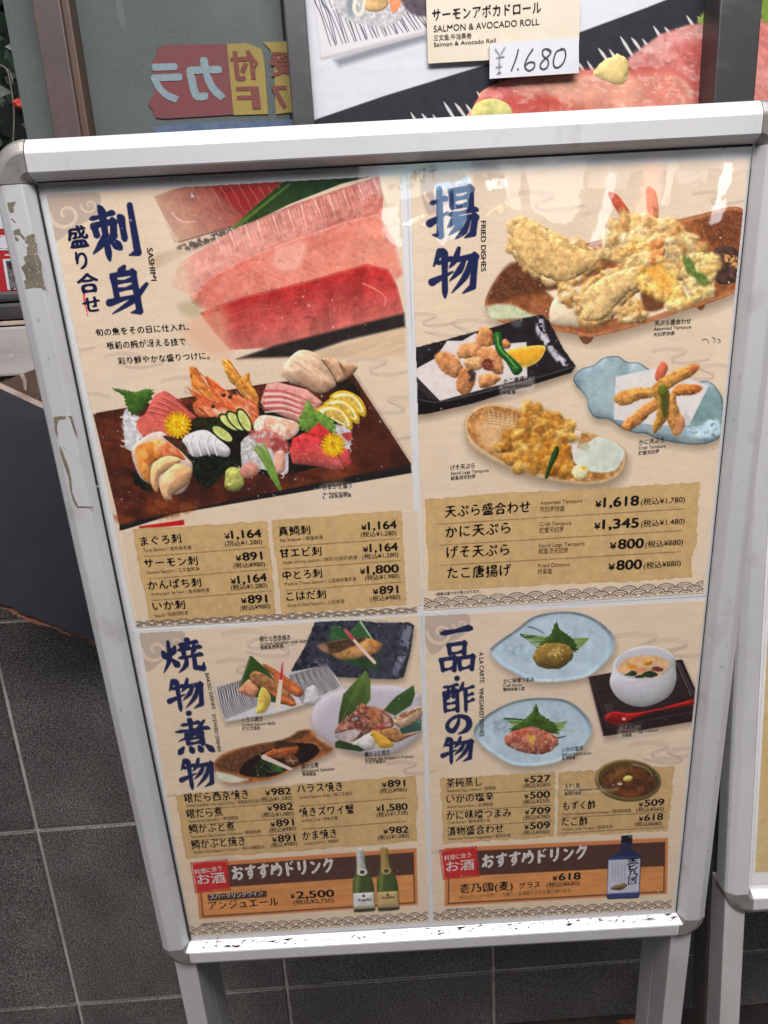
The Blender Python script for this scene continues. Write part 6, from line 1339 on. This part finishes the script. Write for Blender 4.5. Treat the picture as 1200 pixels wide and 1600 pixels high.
# ------------------------------------------------------------------ printed menu sheets
cv = paint_board()
PQ = {1: [(72,304),(624,273),(653,958),(212,980)], 2: [(641,272),(1169,247),(1100,926),(662,953)], 3: [(217,989),(654,961),(670,1440),(297,1463)], 4: [(663,962),(1101,938),(1051,1420),(677,1440)]}
WQ = {1: [(60,296),(634,264),(660,964),(206,988)], 2: [(637,265),(1178,238),(1108,931),(656,957)], 3: [(209,985),(658,958),(676,1446),(296,1470)], 4: [(659,957),(1109,932),(1057,1427),(674,1447)]}
INF = {1: 'sashimi menu sheet with raw fish fillets and a loaded dark wooden tray', 2: 'fried dishes menu sheet with tempura on four plates', 3: 'baked and stewed dishes menu sheet with grilled fish and two wine bottles', 4: 'a la carte and vinegared dishes sheet with blue plates and one dark bottle'}
WH = {1: 'upper left in the board', 2: 'upper right in the board', 3: 'lower left in the board', 4: 'lower right in the board'}
X, Y = np.meshgrid(np.arange(cv.w, dtype=np.float32)+cv.x0, np.arange(cv.h, dtype=np.float32)+cv.y0)
SHEET = {}; PART = {}
for i in PQ:
    t = thing('menu_sheet', INF[i], 'menu sheet', on_board([WQ[i][3]])[0], 'menu sheets in the white board'); SHEET[i] = t
    slab('laminate_border', on_board(WQ[i], -.0006+.00012*i), -BN, .0002, M['laminate'], t)
    ins = sdf(X, Y, np.array(PQ[i], float)) > 0
    proj = lambda P, i=i: on_board(P, -.0002+.00012*i)
    ink_mesh('printed_paper', cv, ins & ~np.isin(cv.l, [k_ for k_, v in LABELS.items() if v[0] == i]), proj, t, M['print'], gain)
    for k_, (po, nm, lb) in LABELS.items():
        if po != i: continue
        mk = (cv.l == k_) & (ins | (sdf(X, Y, np.array(WQ[i], float)) > 0) & (nm == 'price_panel'))
        o = ink_mesh(nm, cv, mk, proj, t, M['print'], gain)
        if o is None: continue
        if lb: o['label'] = lb
        PART[(i, nm)] = o
SM = {'b': ('ink', 'dish_name'), 'p': ('ink', 'price'), 'q': ('ink', 'price'), 's': ('sub', 'small_dish_name'), 'c': ('cap', 'caption'), 'w': ('pale', 'white_line'), 'B': ('pale', 'white_line')}
LT = {}; CNT = {}
for sh_, pp, sty, tx, a, b, h in TXT:
    mk, nm = SM[sty]
    if sty == 's' and not pp: mk, nm = 'cap', 'caption'
    if sty == 'b' and not pp: mk, nm = 'cap', 'blurb_line'
    if tx[0] == '※': nm = 'note_line'
    ix = CNT[(sh_, pp, sty, h)] = CNT.get((sh_, pp, sty, h), -1)+1
    if nm in ('note_line', 'white_line'): ix = tx
    L = LT.setdefault((sh_, pp, mk, nm, ix), Letters())
    if sty == 'p':
        a = np.array(a); b = np.array(b); wl = np.linalg.norm(b-a); f = min(.30, h*.82/wl)
        L.line('¥', a, a+(b-a)*(f-.03), h*.66, 'p'); L.line(tx[1:], a+(b-a)*f, b, h, 'p')
    else: L.line(tx, a, b, h, sty)
for (sh_, pp, mk, nm, ix), L in LT.items():
    par = PART[(sh_, pp)] if pp else SHEET[sh_]
    L.build(nm, M[mk], par, lambda P, sh_=sh_: on_board(P, .0001+.00012*sh_))
# upright English lines and the small brush column
for sh_, rows in ((1, (('SASHIMI', (229.5,387.5), (236.5,438.8), 9),)), (2, (('FRIED DISHES', (751.5,345), (751.8,424), 8),)), (3, (('BAKED DISHES', (320.5,1052), (331.5,1108), 5.8), ('STEWED DISHES', (331,1116), (340.5,1174.6), 5.8))),
                  (4, (('A LA CARTE', (748.5,1019), (750,1066.7), 7.2), ('VINEGARED DISHES', (749,1075), (749.5,1151), 7.2)))):
    L = Letters()
    for tx, a, b, h in rows: L.vert(tx, a, b, h, 'l')
    L.build('english_title', M['cap'], SHEET[sh_], lambda P, sh_=sh_: on_board(P, .0001+.00012*sh_))
L = Letters()
for ch, cx, cy, w_, h in (('盛', 122, 371, 33, 34), ('り', 127.5, 407.5, 19, 30), ('合', 137.5, 443, 34, 31), ('せ', 143, 476, 28, 26)):
    r, d = dirs(cx, cy); c = np.array([cx, cy]); L.line(ch, c-r*w_/2+d*h/2, c+r*w_/2+d*h/2, h, 'K')
L.build('title_column', M['navy'], SHEET[1], lambda P: on_board(P, .00022))
L = Letters(); L.line('壱', (979,1360), (997,1358.5), 19, 'b'); L.line('乃', (980,1373), (996,1372), 13, 'b'); L.line('國', (981,1383.5), (994,1382.5), 12, 'b'); L.build('label_lettering', M['cap'], PART[(4, 'bottle_picture')], lambda P: on_board(P, .00058))
L = Letters(); L.line('Angelle', (558.5,1408.5), (580,1407), 4.5, 'l'); L.line('Angelle', (595.5,1404.5), (616,1403), 4.5, 'l'); L.build('label_lettering', M['cap'], PART[(3, 'bottle_picture')], lambda P: on_board(P, .00046))

# ------------------------------------------------------------------ second stand at the right edge
r1 = rays([(1136.5, 1400)])[0]; r2 = rays([(1157, 950)])[0]; Y1 = .700
P1 = CAM+r1*Y1/r1[1]; Y2 = Y1*(r1[0]/r1[1])/(r2[0]/r2[1]); P2 = CAM+r2*Y2/r2[1]
S_up = (P2-P1)/np.linalg.norm(P2-P1); S_x = np.array([.9995, -.03, 0]); S_x -= S_x@S_up*S_up; S_x /= np.linalg.norm(S_x); S_n = np.cross(S_x, S_up)
SO = P1-S_n*.0118                                # outer bottom corner of the side rail on the sheet plane
def sw(x, y, n=0.): return SO+S_x*x+S_up*y+S_n*n
st2 = thing('menu_stand', 'second white menu stand half cut off by the right picture edge', 'menu stand', sw(.3, 0)*np.array([1, 1, 0]))
oc2 = [np.array(v) for v in ((.0326, .86), (.62, .86), (.62, .0), (.0326, .0))]
frame_on(st2, sw, oc2)
slab('backing_board', [sw(*c, -.0012) for c in oc2], -S_n, .003, M['laminate'], st2)
leg('leg', sw, .0015, .0275, -.002, 0, -.034, .004, st2, M['leg']); leg('leg', sw, .62, .646, -.002, 0, -.034, .004, st2, M['leg'])
leg('rear_leg', sw, .002, .0275, .8, 0, -.080, -.040, st2, M['darkleg']); leg('rear_leg', sw, .62, .645, .8, 0, -.080, -.040, st2, M['darkleg'])
MYL = mat('yellow_menu_print', lin(206, 178, 124), .5, noise=[(5, 4, lin(214, 196, 158), .4, .7), (60, 4, lin(196, 164, 108), .5, .75)])
t2 = thing('menu_sheet', 'plain yellowish menu sheet in the second stand at the right edge', 'menu sheet', sw(.3, .0))
slab('laminate_border', [sw(x, y, -.0002) for x, y in ((.036, .005), (.616, .005), (.616, .855), (.036, .855))], -S_n, .0006, M['laminate'], t2)
slab('printed_paper', [sw(x, y, .0002) for x, y in ((.0395, .022), (.612, .022), (.612, .848), (.0395, .848))], -S_n, .0003, MYL, t2)
slab('cover_film', [sw(*c, .0026) for c in oc2], S_n, .0004, M['film'], st2)

# ------------------------------------------------------------------ lit shopfront across the street (seen mirrored in the cover film)
FY = -2.6
def mirror_pt(P, y=FY, n=.003):
    """where on the facade across the street the film shows at photo dot P"""
    q = on_board(P, n); r = rays(P); r = r-2*(r@BN)[:, None]*BN; t = (y-q[:, 1])/r[:, 1]; return q+r*t[:, None]
MFA = mat('dim_shopfront', (.04, .036, .034), .7, noise=[(3, 4, (.025, .022, .02), .4, .6), (1.2, 3, (.09, .075, .06), .6, .7)])
t = thing('opposite_shopfront', 'dim shopfront across the street, reflected in the top of the menu board film', 'shopfront', (0, FY-.3, 0))
bm = bmesh.new(); add_box(bm, -9, 9, FY-.35, FY-.2, 0, 3.0); bm_obj('facade', bm, MFA, t)
bm = bmesh.new(); add_box(bm, -9, 9, FY-.35, FY+.05, 2.9, 3.05); bm_obj('canopy_edge', bm, M['darkrail'], t)
def lit(name, col, e): return mat(name, tuple(c*.8 for c in col), .5, emit=(col, e), noise=[(8, 3, tuple(c*.6 for c in col), .4, .7)])
LW = lit('lit_white_sign', (.86, .93, 1.), 3.0); LG = lit('lit_pale_green_sign', (.72, .95, .93), 2.0); LBl = lit('lit_blue_banner', (.42, .66, .9), 3.2); LP = lit('lit_pink_banner', (1., .42, .34), 2.4); LS = lit('lit_soft_panel', (1., .98, .95), 2.0); LT_ = lit('lit_letters', (1., 1., 1.), 9); LO = lit('lit_orange_letters', (1., .6, .3), 6); LTube = lit('lit_tube', (.95, .97, 1.), 5)
MDK = mat('dark_sign_letters', (.02, .03, .03), .6, noise=[(20, 2, (.03, .04, .04), .4, .7)])
def sign(nm, lab, q, m, th=.02, y=FY, txt=None, tm=None):
    s = thing(nm, lab, 'sign', mirror_pt([q[0]], y)[0]); slab('lit_face', mirror_pt(q, y), (0, -1, 0), th, m, s)
    if txt:
        L = Letters()
        for a in txt: L.line(*a[:5], mirror=True, up=a[5] if len(a) > 5 else None)
        L.build('letters', tm or MDK, s, lambda P: mirror_pt(P, y+.004))
    return s
sign('shop_sign', 'pale green lit shop sign with dark letters across the street', [(588,266),(735,250),(735,290),(628,318),(601,322)], LG, txt=[('デリカシー', (606,306), (684,284), 24, 'm')])
sign('shop_banner', 'narrow blue lit banner beside a wider one across the street', [(682,292),(700,288),(703,372),(690,380),(682,372)], LBl)
sign('shop_banner', 'wider blue lit banner with dark letters across the street', [(707,286),(738,280),(736,300),(727,340),(716,368),(704,374)], LBl, txt=[('CM', (712,330), (728,326), 12, 'p')])
sign('shop_banner', 'white lit upright banner between pink and frosted panels across the street', [(950,268),(966,268),(939,392),(922,390)], LW)
sign('shop_banner', 'soft pink lit banner across the street', [(1008,258),(1034,258),(1026,345),(1000,345)], LP)
sign('frosted_panel', 'wide frosted lit panel across the street', [(822,256),(915,252),(905,330),(880,352),(835,330)], LS)
sign('frosted_panel', 'narrow frosted lit panel across the street', [(786,258),(812,257),(808,330),(792,318)], LS)
sign('tube_light', 'slim white upright tube light across the street', [(1136,254),(1149,253),(1122,346),(1112,346)], LTube)
sign('tube_light', 'short dimmer upright tube beside the slim one across the street', [(1048,256),(1060,255),(1040,322),(1034,322)], LS)
sign('shop_card', 'pinkish white lit card under the pale green sign across the street', [(594,330),(628,318),(627,392),(610,386),(597,372)], LW, txt=[('PENELOPE', (598,354), (624,350), 5, 'l')])
LF = lit('added_wash_glow', (.97, .98, 1.), .75)  # added glow, shaped to spread a pale reflected wash over the film
sign('wash_panel', 'added long glowing panel behind the signs, giving a pale wash in the film', [(560,236),(1190,205),(1190,268),(1110,262),(1105,285),(1062,288),(1058,262),(985,266),(980,296),(925,292),(918,268),(745,276),(740,300),(560,312)], LF, y=FY-.04)
s = thing('neon_letters', 'small white lit kitchen lettering across the street', 'sign', mirror_pt([(778, 290)])[0])
L = Letters(); L.line('KITCHE', (763,298), (793,288), 11, 'p', mirror=True); L.build('letters', LT_, s, mirror_pt)
L = Letters(); L.line('テリカシー', (632,353), (664,346), 9, 'm', mirror=True); L.build('small_letters', LT_, s, mirror_pt)
L = Letters(); L.line('カラオ', (762,336), (782,330), 8, 'm', mirror=True); L.build('orange_letters', LO, s, mirror_pt)
bpy.data.objects.remove(_to)
